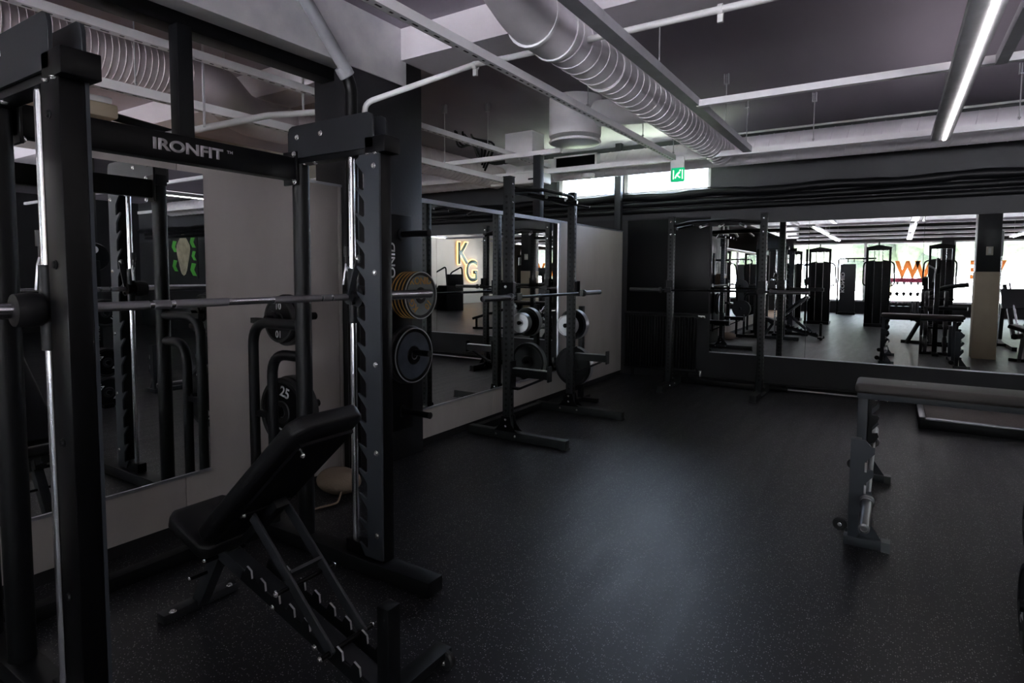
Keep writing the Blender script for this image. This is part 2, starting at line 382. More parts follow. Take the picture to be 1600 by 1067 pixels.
wall_mirror('wall_mirror', 'long mirror with grey aluminium trim behind the half rack, beside the black pillar', 3.752, 6.25, .335, 2.09)
# back wall mirrors, panel by panel, each hung a hair out of true
px = -2.11
for i, an in enumerate((.0, -.0035, .003, .0, .002, -.002)):
    x0, x1 = px+i*1.2, px+(i+1)*1.2
    t = thing('wall_mirror', ['mirror panel at the left end of the back wall row, behind the black rack', 'second mirror panel of the back wall row, right of the rack', 'mirror panel of the back wall row above the platform', 'mirror panel of the back wall row, fourth from the rack', 'mirror panel of the back wall row, fifth from the rack', 'last mirror panel of the back wall row'][i], 'mirror', ((x0+x1)/2, YB-.004, .43), an, 'mirror panels on the back wall')
    MB().box(-.598, .598, -.012, -.006, 0, 1.745).build('mirror_glass', 'mirror', t)
    MB().box(-.6, .6, -.016, -.002, -.014, 0).build('mirror_trim', 'alu', t)
struct(MB().box(-2.13, 5.1, YB-.02, YB, 2.176, 2.30).build('trim_5', 'greywall'))
struct(MB().box(-3.33, -2.135, YB-.022, YB, .95, 2.28).build('wall_panel', 'black2', bev=.002))
# steel posts on the partition and steel beam
for i, (y, lb) in enumerate(((1.87, 'black steel post above the guided barbell rack'), (5.87, 'dark steel post left of the ceiling drum'), (8.2, 'dark steel post at the end of the partition'))):
    p = MB(); p.beam((-3.41, y, PT+.018), (-3.41, y, 2.87 if i == 0 else 2.824 if i == 1 else ZC), .09 if i else .085, .09); tag(p.build('steel_post', 'grey_steel' if i else 'black', bev=.004, org=(-3.41, y, PT)), lb, 'post', 'steel posts on the partition')
struct(MB().box(-3.56, -3.42, -3, 3.14, 2.87, 2.955).build('trim_6', 'black2', bev=.003), 'black steel beam under the grey concrete beam')
struct(MB().box(-3.64, -3.28, 2.97, 3.75, 0, 3.145).build('wall_pillar', 'pillar', bev=.01), 'black square pillar in the partition line')

# ------------------------------------------------------------------ ceiling services
RZ = 2.85
def rail(label, p0, p1, wdt=.055, ht=.055, m='whitemetal', slots=True, group='ceiling rails'):
    p0, p1 = V(p0), V(p1); t = thing('ceiling_rail', label, 'rail', tuple((p0+p1)/2), group=group)
    d, a, u = basis(p1-p0)
    MB().beam(p0, p1, wdt, ht).build('channel', m, t, world=True)
    if slots:
        s_ = MB(); L = (p1-p0).length; n = int(L/.09)
        for i in range(n):
            c = p0 + d*(i+.5)*L/n - u*(ht/2+.0006)
            s_.beam(c-d*(.022 if i % 3 else .012), c+d*(.022 if i % 3 else .012), .013, .001)
        s_.build('slots', 'darkgalv', t, world=True)
    return t
rail('pale slotted rail running away above the half rack', (-2.2, -1, RZ), (-2.2, 6.92, RZ))
rail('grey trunking rail right of the spiral duct', (-1.385, -1, RZ+.01), (-1.385, 6.92, RZ+.01), .09, .06, 'galv', False)
rail('white cross rail across the room in front of the back duct', (XL+.2, 6.98, RZ), (8, 6.98, RZ), .05, .06, slots=False)
rail('white cross rail from the trunking to the light strip', (-1.36, 4.85, RZ), (8, 4.85, RZ), .05, .05, slots=False)
rail('white cross rail left of the ceiling drum', (XL+.2, 5.87, RZ), (-3.12, 5.87, RZ), .05, .05, slots=False)
rail('upper pale rail behind the partition', (-3.85, -1, RZ+.05), (-3.85, 6.9, RZ+.05), .06, .05)
rail('lower pale rail in the side room under the fat duct', (-4.30, -1, 2.70), (-4.30, 6.9, 2.70), .06, .06)
rail('grey rail beside the lit strip at the top right', (.52, -1, RZ-.01), (.52, 4.82, RZ-.01), .06, .06, 'galv', False)
for i_, y_ in enumerate((-1.6, -4.0, -6.4, -8.8)):
    rail('white cross rail over the window half of the room, '+('first', 'second', 'third', 'last')[i_]+' back from the pale beam', (-3.2, y_, RZ), (8, y_, RZ), .06, .07, slots=False)
def helix(mb, p0, p1, r, pitch, rr=.004, n=22):
    p0, p1 = V(p0), V(p1); d, a, u = basis(p1-p0); L = (p1-p0).length; N = int(L/pitch*n)
    mb.tube([p0 + d*(i/n*pitch) + (a*math.cos(2*PI*i/n)+u*math.sin(2*PI*i/n))*r for i in range(N+1)], rr, 5)
# spiral duct
t = thing('spiral_duct', 'grey spiral ventilation duct running diagonally across the ceiling', 'duct', (-1.8, 5, 2.98))
MB().tube([(-1.8, 7.5, 2.97), (-1.8, 3.25, 2.97)], .155, 28).build('duct_body', 'duct', t, world=True)
h = MB(); helix(h, (-1.8, 3.25, 2.97), (-1.8, 7.4, 2.97), .155, .13, .006); h.build('spiral_seam', 'duct', t, world=True)
MB().tube(fillet([(-1.8, 3.3, 2.97), (-1.8, 2.98, 2.97), (-1.62, 2.2, 3.06)], .3, 6), .162, 28).build('elbow', 'duct', t, world=True)
for y, r_ in ((3.28, .172), (3.02, .172), (4.03, .166)): MB().ring((-1.8, y-.012, 2.97), (-1.8, y+.012, 2.97), r_, .15).build('clamp_ring', 'whitemetal', t, world=True)
# long back duct
t = thing('air_duct', 'fat pale round duct running along the back wall', 'duct', (0, 7.72, 3.0))
MB().tube([(XL+.1, 7.72, 3.0), (8, 7.72, 3.0)], .165, 28).build('duct_body', 'duct', t, world=True)
h = MB(); helix(h, (XL+.2, 7.72, 3.0), (7.9, 7.72, 3.0), .165, .16, .005)
h.build('seam', 'duct', t, world=True)
va = thing('air_valve', 'white round air valve under the back duct', 'vent', (-3.62, 7.6, 2.84))
MB().lathe([(.03, 0), (.085, .02), (.10, .05), (.10, .07)], (0, 0, -.03), Z, 20).build('valve_cone', 'plasticwhite', va)
g = thing('vent_grille', 'black louvred grille in a white frame on the back duct', 'vent', (-3.75, 7.5, 3.02))
f = MB()
for (x0, x1, z0, z1) in ((-.33, -.30, -.11, .11), (.30, .33, -.11, .11), (-.33, .33, .09, .11), (-.33, .33, -.11, -.09)): f.box(x0, x1, -.05, .06, z0, z1)
f.build('grille_frame', 'whitemetal', g); s_ = MB()
for i in range(9): s_.beam((-.3, -.03, -.085+i*.021), (.3, -.03, -.085+i*.021), .03, .004, (0, .6, .8))
s_.box(-.3, .3, 0, .05, -.09, .09); s_.build('slats', 'black', g)
# ceiling drum with side stub
t = thing('ceiling_drum', 'white drum shaped air diffuser with a dark round underside', 'vent', (-2.83, 5.62, 2.86))
MB().lathe([(.255, .05), (.268, .05), (.268, .44), (.25, .44)], (-2.83, 5.62, 2.86), Z, 40).build('drum', 'whitemetal', t, world=True)
MB().lathe([(.02, 0), (.262, 0), (.272, .012), (.262, .026), (.02, .026)], (-2.83, 5.62, 2.845), Z, 40).build('rim_ring', 'whitemetal', t, world=True)
MB().lathe([(.02, -.012), (.19, -.012), (.25, 0), (.25, .01)], (-2.83, 5.62, 2.845), Z, 40).build('diffuser_face', 'plasticgrey', t, world=True)
MB().tube([(-2.62, 5.62, 3.12), (-1.92, 5.62, 3.08)], .13, 24).build('side_duct', 'whitemetal', t, world=True)
# fat duct in the side room
t = thing('spiral_duct', 'fat dusky pink spiral duct behind the partition at the top left', 'duct', (-4.6, 2, 3.0), group=None)
P0, P1 = V((-4.62, -1, 2.98)), V((-4.62, 2.55, 2.98))
MB().tube([P0, P1], .185, 30).build('duct_body', 'ductpaint', t, world=True)
h = MB(); helix(h, P0, P1, .185, .042, .006, 20); h.build('spiral_seam', 'ductpaint', t, world=True)
MB().tube(fillet([P1-Y*.05, (-4.62, 2.8, 2.98), (-5.1, 3.35, 2.94), (-5.1, 3.8, 2.94)], .22, 6), .18, 30).build('elbow', 'ductpaint', t, world=True)
MB().tube([(-5.1, 3.75, 2.94), (-5.1, 7.55, 2.94)], .165, 28).build('straight_duct', 'ductpaint', t, world=True)
h = MB(); helix(h, (-5.1, 3.75, 2.94), (-5.1, 7.5, 2.94), .165, .09, .006); h.build('seam', 'ductpaint', t, world=True)
# white water pipe
t = thing('water_pipe', 'white plastic water pipe crossing the ceiling from the black pillar', 'pipe', (-1.5, 3.43, 2.9))
MB().tube(fillet([(-3.2, 3.05, 2.1), (-3.2, 3.05, 2.70), (-2.5, 3.42, 2.95), (-2.2, 3.44, 2.95), (6, 3.44, 2.95)], .06, 4), .02, 12).build('pipe', 'plasticwhite', t, world=True)
for p in ((-2.5, 3.42, 2.94), (-.85, 3.44, 2.95), (1, 3.44, 2.95)):
    c_ = MB(); c_.ring(V(p)-X*.012, V(p)+X*.012, .03, .019); c_.beam(V(p)-Z*.025, V(p)-Z*.07, .02, .03); c_.build('pipe_clip', 'plasticwhite', t, world=True)
t = thing('water_pipe', 'white water pipe with a green hose end, low behind the partition', 'pipe', (-3.9, 2.6, 2.6))
MB().tube(fillet([(-4.05, 1.95, 2.33), (-3.95, 2.8, 2.66), (-3.85, 3.33, 2.80), (-3.8, 3.38, 2.78)], .04, 3), .024, 12).build('pipe', 'plasticwhite', t, world=True)
for y_, z_ in ((2.3, 2.47), (3.1, 2.735)): MB().beam((-3.93, y_, z_), (-3.93, y_, ZC), .012, .012).build('pipe_hanger', 'hanger', t, world=True)
MB().tube([(-3.8, 3.37, 2.78), (-3.79, 3.45, 2.70), (-3.78, 3.52, 2.58)], .018, 10).build('hose', 'green', t, world=True)
# drain pipe
t = thing('drain_pipe', 'grey drain pipe slanting from the ceiling into a black pipe beside the pillar', 'pipe', (-3.1, 2.9, 2.8))
MB().tube([(-3.225, 2.44, 3.38), (-3.18, 2.876, 2.86)], .042, 20).build('slanted_pipe', 'plasticgrey', t, world=True)
MB().lathe([(.05, 0), (.054, .02), (.054, .07), (.046, .075)], (-3.204, 2.846, 2.896), V((.05, .376, -.45)), 20).build('socket', 'plasticgrey', t, world=True)
MB().tube(fillet([(-3.2, 2.87, 2.87), (-3.195, 2.92, 2.78), (-3.195, 2.92, .0)], .05, 4), .043, 20).build('upright_pipe', 'black2', t, world=True)
# AC unit in side room
t = thing('air_conditioner', 'beige air conditioner hung in the side room at the upper left', 'air conditioner', (-4.7, 1.75, 2.4))
MB().box(-4.9, -4.58, 1.3, 2.07, 2.555, 2.655).build('lower_cover', 'beige', t, bev=.02, world=True); MB().box(-4.9, -4.60, 1.3, 2.04, 2.655, 2.70).build('upper_cover', 'whitemetal', t, bev=.01, world=True)
MB().tube(fillet([(-4.7, 2.05, 2.60), (-4.7, 2.62, 2.55), (-4.7, 2.68, 2.38)], .08, 4), .03, 10).build('hose', 'black', t, world=True)
# hangers
def hanger(label, p, ztop=ZC):
    p = V(p); t = thing('rail_hanger', label, 'hanger', tuple(p), group='ceiling hanger rods')
    MB().cyl((0, 0, -.03), (0, 0, ztop-p.z), .005, n=8).build('rod', 'hanger', t)
    b = MB(); b.box(-.022, -.016, -.02, .02, ztop-p.z-.09, ztop-p.z); b.box(.016, .022, -.02, .02, ztop-p.z-.09, ztop-p.z); b.box(-.022, .022, -.02, .02, ztop-p.z-.095, ztop-p.z-.088); b.build('bracket', 'hanger', t)
    MB().lathe([(.012, 0), (.012, .012)], (0, 0, .02), Z, 6).build('nut', 'hanger', t)
for x, y, lb in ((-2.2, 2.3, 'on the slotted rail at the top'), (-2.2, 4.6, 'on the slotted rail, in the middle'), (-2.2, 5.9, 'on the slotted rail before the exit sign'), (-2.2, 6.9, 'at the exit sign'), (-1.385, 4.0, 'on the trunking, near the pale beam'), (-1.385, 5.9, 'on the trunking, halfway back'),
                 (-1.385, 6.85, 'at the end of the trunking'), (-.75, 6.98, 'on the back cross rail, right of the trunking'), (.9, 6.98, 'on the back cross rail by the light strip'), (-3.85, 2.4, 'on the upper rail behind the partition'), (-4.30, 2.05, 'on the lower rail under the fat duct'), (-4.30, 5.3, 'on the lower rail, deep in the side room'), (-3.85, 5.5, 'on the upper rail behind the rack'), (1.55, 6.98, 'at the right end of the back cross rail')):
    hanger('thin steel hanger rod with a bracket '+lb, (x, y, 2.73 if x == -4.30 else RZ+.03))
# small services near the back left
t = thing('ceiling_unit', 'white boxy unit hung under the cross rail left of the half rack', 'ceiling unit', (-4.1, 6.75, 2.72))
MB().box(-.22, .28, -.12, .16, -.06, .08).build('housing', 'plasticwhite', t, bev=.015); MB().box(-.55, -.2, -.04, .06, -.05, -.02).build('side_arm', 'plasticwhite', t, bev=.005); MB().box(.1, .26, -.13, -.11, -.02, .0).build('slot', 'black', t)
t = thing('cable_bundle', 'black cables and hoses looping under the ceiling behind the rack', 'cable', (-4.1, 6.2, 3.1))
for i in range(6):
    a = random.random(); MB().tube(fillet([(-4.75+a*.2, 6.0+.06*i, 3.29), (-4.7+.05*i, 6.05, 3.06+.02*i), (-4.45+.05*i, 6.05+.03*i, 3.12), (-4.42, 6.1+.03*i, 2.95-.03*i)], .12, 4), .014, 8).build('cable', 'black2', t, world=True)
t = thing('duct_box', 'pale upright duct box between the rails near the back wall', 'duct', (-3.98, 6.5, 2.95))
MB().box(-.2, .2, -.15, .15, -.06, .3).build('box_body', 'whitemetal', t, bev=.004)
t = thing('wall_conduit', 'thin white conduit along the top of the back wall', 'pipe', (0, 8.3, 3.34))
MB().tube([(-2.3, 8.33, 3.35), (8, 8.33, 3.35)], .014, 10).build('conduit', 'plasticwhite', t, world=True)
# dark pipes along the back wall
for i, (z, r, y, lb) in enumerate(((2.60, .055, 8.31, 'lumpy black lagged pipe under the high windows'), (2.50, .042, 8.33, 'middle black pipe along the back wall'), (2.405, .04, 8.335, 'lowest black pipe along the back wall'))):
    m = MB()
    if i == 0:
        pts = [(x*.2-8, y+.006*math.sin(x*1.7), z+.012*math.sin(x*.9)) for x in range(0, 95)]
        m.tube(pts, [r*(1+.12*math.sin(k*2.3)) for k in range(len(pts))], 12)
    else: m.tube([(XL+.1, y, z), (10.5, y, z)], r, 14)
    t = tag(m.build('heating_pipe', 'black', org=(0, y, z)), lb, 'pipe', 'black pipes on the back wall')
# radiator
t = thing('radiator', 'black ribbed radiator low on the back wall in the corner', 'radiator', (-2.85, 8.3, .1))
r_ = MB()
for i in range(26): r_.box(-3.30+i*.04, -3.30+i*.04+.028, 8.24, 8.32, .17, .90)
r_.build('ribs', 'black', t, bev=.006, seg=1, world=True); MB().box(-3.31, -2.24, 8.25, 8.33, .885, .935).build('top_header', 'black', t, bev=.01, world=True); MB().box(-3.31, -2.24, 8.25, 8.33, .13, .18).build('bottom_header', 'black', t, bev=.01, world=True)
v_ = MB(); v_.cyl((-2.24, 8.28, .91), (-2.15, 8.28, .91), .02, n=12); v_.cyl((-2.2, 8.28, .16), (-2.2, 8.28, .08), .022, n=12); v_.build('valve', 'zinc', t, world=True)
MB().tube(fillet([(-2.2, 8.28, .1), (-2.2, 8.33, .06), (8, 8.33, .06)], .04, 3), .018, 10).build('supply_pipe', 'black', t, world=True)
b_ = MB()
for x in (-3.2, -2.4): b_.box(x, x+.03, 8.32, 8.396, .3, .8); b_.box(x, x+.03, 8.26, 8.30, 0, .14)
b_.build('bracket', 'black', t, world=True)
# exit sign
t = thing('exit_sign', 'small green emergency exit sign hung from the end of the slotted rail', 'sign', (-2.22, 6.95, 2.7))
MB().box(-.02, .14, -.025, .005, -.13, .16).build('sign_housing', 'plasticwhite', t, bev=.008)
MB().box(.0, .15, -.032, -.025, -.125, .03).build('sign_face', 'exitgreen', t)
fg = MB(); fg.box(.015, .027, -.036, -.032, -.1, .005); fg.box(.12, .132, -.036, -.032, -.1, .005); fg.beam((.06, -.034, -.05), (.095, -.034, -.02), .004, .018); fg.beam((.06, -.034, -.05), (.04, -.034, -.09), .004, .014); fg.beam((.07, -.034, -.06), (.10, -.034, -.085), .004, .014); fg.sphere((.10, -.034, -.002), .01, 8, 6); fg.build('running_figure', 'exitwhite', t)

# LED strips
def led(label, x, y0, y1, z=2.79):
    t = thing('linear_light', label, 'light', (x, (y0+y1)/2, z), group='linear ceiling lights'); L = (y1-y0)/2
    MB().box(-.075, .075, -L, L, -.025, .03).build('housing', 'galv', t, bev=.004)
    MB().box(.016, .040, -L+.02, L-.02, -.034, -.022).build('diffuser', 'led', t)
    MB().box(-.05, .05, -L+.05, L-.05, .03, .036).build('added_uplight', 'ledup', t)  # upward glow added on the housing to brighten the ceiling
    d_ = MB()
    for s in (-L+.4, L-.4): d_.cyl((0, s, .03), (0, s, ZC-z), .004, n=6)
    d_.build('hanging_rod', 'steel', t)
SEG = ((-8.9, -5.0), (-4.6, -.7), (-.3, 2.9), (3.1, 6.95))
nm = ('far end near the street windows', 'middle stretch behind the camera', 'stretch over the plate tree', 'stretch nearest the back mirrors')
for j, s in enumerate(SEG):
    led('long lit strip light above the flat bench, '+nm[j] if j < 3 else 'long lit strip light at the top right of the photo', .33, *s)
    led('long lit strip light by the pillar row, '+nm[j], 3.4, *s)
for j, s in enumerate(SEG[:2]): led('long lit strip light in front of the towers, '+nm[j], -1.9, *s)
for j, s in enumerate(SEG[::2]): led('long lit strip light by the cream wall, '+nm[j], 7.0, *s)
t = thing('added_wall_glow', 'added warm glow box, out of sight in the side room behind the partition', 'light', (XL, 3.0, 1.75))  # unseen fill light, added to warm the side room ceiling
MB().box(0, .12, -.6, .6, -.06, .02).build('housing', 'whitemetal', t, bev=.01); MB().box(.02, .10, -.56, .56, .02, .03).build('glow_panel', 'warm', t)

# ------------------------------------------------------------------ shared equipment builders
def bolts(t, name, pts, axis, r=.009, m='zinc'):
    for p in pts:
        MB().lathe([(r*1.25, 0), (r*1.25, .002), (r, .003), (r*.8, .008), (r*.4, .0085)], p, axis, 10).build(name, m, t)
def barbell(label, loc, rz, m='black2', sleeve='steel', L=2.2, rsl=.025, tilt=0., group='barbells'):
    t = thing('barbell', label, 'barbell', loc, rz, group); h = L/2; s = h-.43
    MB().cyl((-s, 0, 0), (s, 0, 0), .014, n=14).build('shaft', m, t)
    for q in (-1, 1):
        MB().lathe([(.017, 0), (.037, .003), (.037, .022), (.03, .026), (.03, .04), (rsl, .042), (rsl, .43), (rsl*.6, .432), (rsl*.6, .42)], (q*s, 0, 0), X*q, 18).build('sleeve', sleeve, t)
    return t
def half_rack(name, label, loc, rz, w_, H, ff, fb, arms=True, grp='power racks'):
    # local: uprights at +-w/2 on x, front is +y
    t = thing(name, label, 'rack', loc, rz, grp); a = w_/2
    for q in (-1, 1):
        u = MB().box(q*a-.0375, q*a+.0375, -.0375, .0375, .0, H).build('upright', 'rackpaint', t, bev=.004)
        ho = MB(); n = int((H-.3)/.05)
        for i in range(n):
            z = .22+i*.05; ho.cyl((q*a, -.0385, z), (q*a, .0385, z), .0125, n=8); ho.cyl((q*a-.0385, 0, z), (q*a+.0385, 0, z), .0125, n=8)
        ho.build('bolt_holes', 'holes', u)
        MB().box(q*a-.04, q*a+.04, -.04, .04, H, H+.008).build('end_cap', 'black2', u)
        f = MB().box(q*a-.038, q*a+.038, -fb, ff, .008, .083).build('foot', 'rackpaint', t, bev=.004)
        MB().box(q*a-.04, q*a+.04, ff-.05, ff+.006, 0, .012).build('rubber_pad', 'rubber', f)
        g = MB()
        for s in (-1, 1): g.prism([(-.125, .083), (.125, .083), (.10, .10), (.06, .15), (.045, .22), (-.045, .22), (-.06, .15), (-.10, .10)], (q*a+s*.0385, 0, 0), Y, Z, X*s*.006)
        gg = g.build('gusset_plate', 'black2', t, bev=.001, seg=1)
        for s in (-1, 1): bolts(gg, 'bolt', [(q*a+s*.045, y, z) for y, z in ((-.10, .05), (.10, .05), (0, .13), (0, .19))], X*s)
        bolts(u, 'bolt', [(q*a, .038, H-.06), (q*a, .038, H-.22)], Y); bolts(u, 'bolt', [(q*a-.038, 0, H-.06), (q*a-.038, 0, H-.22)], -X)
        # j-cup
        j = MB(); j.box(q*a-.042, q*a+.042, .038, .05, 1.26, 1.42); j.box(q*a-.042, q*a+.042, .05, .115, 1.262, 1.276); j.box(q*a-.042, q*a+.042, .105, .118, 1.262, 1.325); j.box(q*a+.038*q, q*a+.05*q, -.05, .08, 1.26, 1.42)
        jj = j.build('bar_cup', 'black2', t, bev=.003, seg=1); bolts(jj, 'bolt', [(q*a+.05*q, 0, 1.38)], X*q, .011)
        if arms:
            m_ = MB(); m_.box(q*a-.03, q*a+.03, .04, .42, .585, .655); m_.box(q*a-.034, q*a+.034, .415, .43, .565, .70); m_.box(q*a-.045, q*a+.045, .038, .055, .46, .72)
            m_.beam((q*a, .05, .475), (q*a, .12, .475), .05, .02); m_.beam((q*a, .12, .475), (q*a, .35, .58), .05, .02)
            mm = m_.build('spotter_arm', 'black', t, bev=.003, seg=1); MB().box(q*a-.022, q*a+.022, .06, .41, .655, .661).build('arm_liner', 'steel', mm)
    MB().box(-a, a, -fb+.02, -fb+.09, .01, .08).build('rear_crossmember', 'black', t, bev=.004)
    # pull-up bar with angled grips
    b = MB(); z = H-.14
    b.beam((-a+.03, 0, z+.03), (a-.03, 0, z+.03), .05, .05)
    b.tube(fillet([(-a+.03, .02, z+.03), (-a*.45, .17, z+.06), (a*.45, .17, z+.06), (a-.03, .02, z+.03)], .06, 4), .016, 10)
    pb = b.build('pull_up_bar', 'black2', t, bev=.002, seg=1)
    for q in (-1, 1):
        MB().tube([(q*a*.5, .0, z+.03), (q*a*.72, .28, z-.03)], .016, 10).build('angled_grip', 'black2', pb); MB().tube([(q*a*.16, .0, z+.03), (q*a*.2, .3, z-.02)], .016, 10).build('angled_grip', 'black2', pb)
    c = MB()
    for q in (-1, 1):
        c.lathe([(.0165, 0), (.0165, .004)], (q*a*.72, .28, z-.03), V((q*a*.22, .28, -.06)), 10); c.lathe([(.0165, 0), (.0165, .004)], (q*a*.2, .3, z-.02), V((q*a*.04, .3, -.05)), 10)
    c.build('grip_cap', 'steel', pb)
    return t
def plate(label, loc, axis, R, th, face='black2', rim='rubber', nums=None, ncol='white', group=None, hole=.026, lip=None, cat='weight plate', up=Z, band=False):
    """axis: unit vector the visible face looks along; built with its outer face at +th/2"""
    t = thing('weight_plate', label, cat, loc, 0, group); ax = V(axis).normalized()
    MB().lathe([(hole, -th/2), (R*.62, -th/2+.004), (R*.9, -th/2), (R, -th/2+.006), (R, th/2-.006), (R*.97, th/2), (R*.88, th/2), (R*.85, th/2-.006), (R*.34, th/2-.006), (R*.31, th/2), (hole, th/2)], (0, 0, 0), ax, 48).build('disc', rim, t)
    MB().ring(ax*(th/2-.007), ax*(th/2-.0045), R*.845, R*.35, 48).build('face', face, t)
    if band: MB().ring(ax*(-th/2+.008), ax*(th/2-.008), R*1.004, R*.9, 56).build('silver_band', 'silver', t)
    if lip: MB().ring(ax*(th/2-.004), ax*(th/2+.0015), R*1.003, R*.962, 56).build('rim_ring', lip, t)
    if face != rim: MB().ring(ax*(th/2-.003), ax*(th/2+.001), R*.16, hole, 24).build('hub_ring', 'steel', t)
    if nums:
        u = V(up).cross(ax).normalized(); vv_ = ax.cross(u)
        for ang, s_ in nums:
            dr = vv_*math.cos(ang)+u*math.sin(ang); ta = dr.cross(ax)
            text(s_, 'number', ncol, ax*(th/2-.004)+dr*R*.6, ta, dr, R*.42, t, .0015, .02)
    return t

# ------------------------------------------------------------------ guided barbell rack
G = thing('guided_barbell_rack', 'tall black guided barbell rack with steel rods and hooked uprights by the partition', 'rack', (-2.3, 1.41, 0))
YN, YFAR = .80, 2.06
for ys in (YN, YFAR):
    s0, s1 = ys-.04, ys+.04
    fo = MB().box(-3.08, -1.73, ys-.055, ys+.05, .012, .085).build('foot', 'black', G, bev=.006, world=True)
    for x in (-1.79, -3.0): MB().lathe([(.05, 0), (.05, .01), (.035, .014)], (x, ys, 0), Z, 20).build('rubber_pad', 'rubber', fo, world=True)
    inn = ys == YFAR; up = MB().box(-2.112 if inn else -2.155, -2.03, s0+(.012 if inn else 0), s1-(0 if inn else .012), .085, 2.06).build('front_upright', 'black2', G, bev=.005, world=True)
    # hook plate
    poly = [(-2.032, .10), (-2.032, 2.058), (-2.165, 2.058), (-2.165, 2.05)]; n = 15; z = 2.035; pit = .125
    for i in range(n):
        zt = z-i*pit
        poly += [(-2.190, zt), (-2.186, zt-.012), (-2.142, zt-.058), (-2.133, zt-.072), (-2.132, zt-pit-.012), (-2.139, zt-pit-.021), (-2.150, zt-pit-.018)]
    poly += [(-2.190, z-n*pit), (-2.15, .10)]
    hp = MB().prism(poly, (0, s0+.001 if inn else s1-.012, 0), X, Z, Y*.011).build('hook_plate', 'slate', up, world=True)
    bolts(hp, 'bolt', [(-2.065-G.location.x, (s0 if inn else s1)-G.location.y, zz) for zz in (2.00, 1.50, 1.06, .63, .22)], -Y if inn else Y, .011)
    if not inn: bolts(up, 'cap_bolt', [(-2.10-G.location.x, s0-G.location.y, zz) for zz in (1.96, 1.52, .98, .5, .12)], -Y, .012, 'black')
    cap = MB().box(-2.115, -1.985, ys-.05, ys+.055, 2.058, 2.135).build('upright_cap', 'black2', G, bev=.004, world=True)
    MB().tube([(-2.64, ys, .08), (-2.64, ys, 2.06)], .043, 28).build('rear_column', 'black', G, world=True)
    tb = MB().box(-2.68, -2.05, ys-.035, ys+.035, 2.06, 2.13).build('top_tube', 'black', G, bev=.004, world=True)
    pl = MB()
    for yy in (ys-.05, ys+.035): pl.prism([(-2.675, 2.085), (-2.06, 2.085)]+[(-2.06-.035*(1-math.sin(a)), 2.215+.035*(math.cos(a)-1)+.035) for a in (PI/2, PI/4, 0)]+[(-2.64-.035*math.sin(a), 2.215+.035*math.cos(a)) for a in (0, PI/4, PI/2)], (0, yy, 0), X, Z, Y*.012)
    pp = pl.build('top_plate', 'grey_steel', G, bev=.001, seg=1, world=True)
    bolts(pp, 'bolt', [(x-G.location.x, ys-.05-G.location.y, 2.19) for x in (-2.6, -2.42)], -Y, .011)
    bolts(tb, 'bolt', [(x-G.location.x, ys-.02-G.location.y, 2.06) for x in (-2.58, -2.5)], -Z, .011)
    bolts(cap, 'bolt', [(-2.10-G.location.x, ys-.043-G.location.y, 2.058), (-2.05-G.location.x, ys-.043-G.location.y, 2.058)], -Z, .010)
    MB().cyl((-2.25, ys-.008, .14), (-2.25, ys-.008, 2.07), .0165, n=20).build('guide_rod', 'chrome', G, world=True)
    MB().box(-2.30, -2.13, ys-.03, ys+.03, .085, .15).build('rod_mount', 'black2', G, bev=.006, world=True)
    # rear bent tubes
    r1 = MB(); r1.tube(fillet([(-2.64, ys, 1.215), (-3.085, ys, 1.215), (-3.085, ys, .08)], .14, 8), .029, 16); r1.build('rear_tube', 'black', G, world=True)
    r2 = MB(); r2.tube(fillet([(-2.64, ys, 1.045), (-2.915, ys, 1.045), (-2.915, ys, .08)], .13, 8), .029, 16); r2.build('rear_tube', 'black', G, world=True)
    q = 1 if ys == YFAR else -1
    for x, z in ((-2.965, 1.235), (-2.95, .70)):
        hn = MB(); hn.cyl((x, ys, z), (x, ys+q*.34, z), .023, n=16); hn.lathe([(.045, 0), (.045, .012)], (x, ys+q*.035, z), Y*q, 16); hn.beam((-3.085, ys, z-.01), (-2.915, ys, z-.01), .03, .03)
        hn.build('storage_horn', 'black2', G, world=True)
    bk = MB()
    bk.box(-2.70, -2.69, ys-.06*1, ys+.05, 1.94, 2.12) if False else bk.box(-2.70, -2.595, ys-(.062 if ys == YFAR else -.05), ys-(.05 if ys == YFAR else -.062), 1.95, 2.12)
    bb = bk.build('beam_bracket', 'black2', G, bev=.002, seg=1, world=True)
    yy = (ys-.062 if ys == YFAR else ys+.062)
    bolts(bb, 'bolt', [(-2.61-G.location.x, yy-G.location.y, zz) for zz in (2.105, 1.965)], -Y if ys == YFAR else Y, .012)
bm_ = MB().box(-2.68, -2.61, YN+.05, YFAR-.05, 1.975, 2.09).build('cross_beam', 'black2', G, bev=.004, world=True)
text('IRONFIT', 'logo_lettering', 'logo', (-2.609, 1.455, 2.033), Y, Z, .064, bm_, .002, .035, 1.28, world=True)
text('TM', 'trademark_lettering', 'logo', (-2.609, 1.645, 2.052), Y, Z, .018, bm_, .001, .02, 1.2, world=True)
MB().box(-3.06, -2.99, YN+.05, YFAR-.05, .015, .08).build('rear_base_tube', 'black', G, bev=.005, world=True)
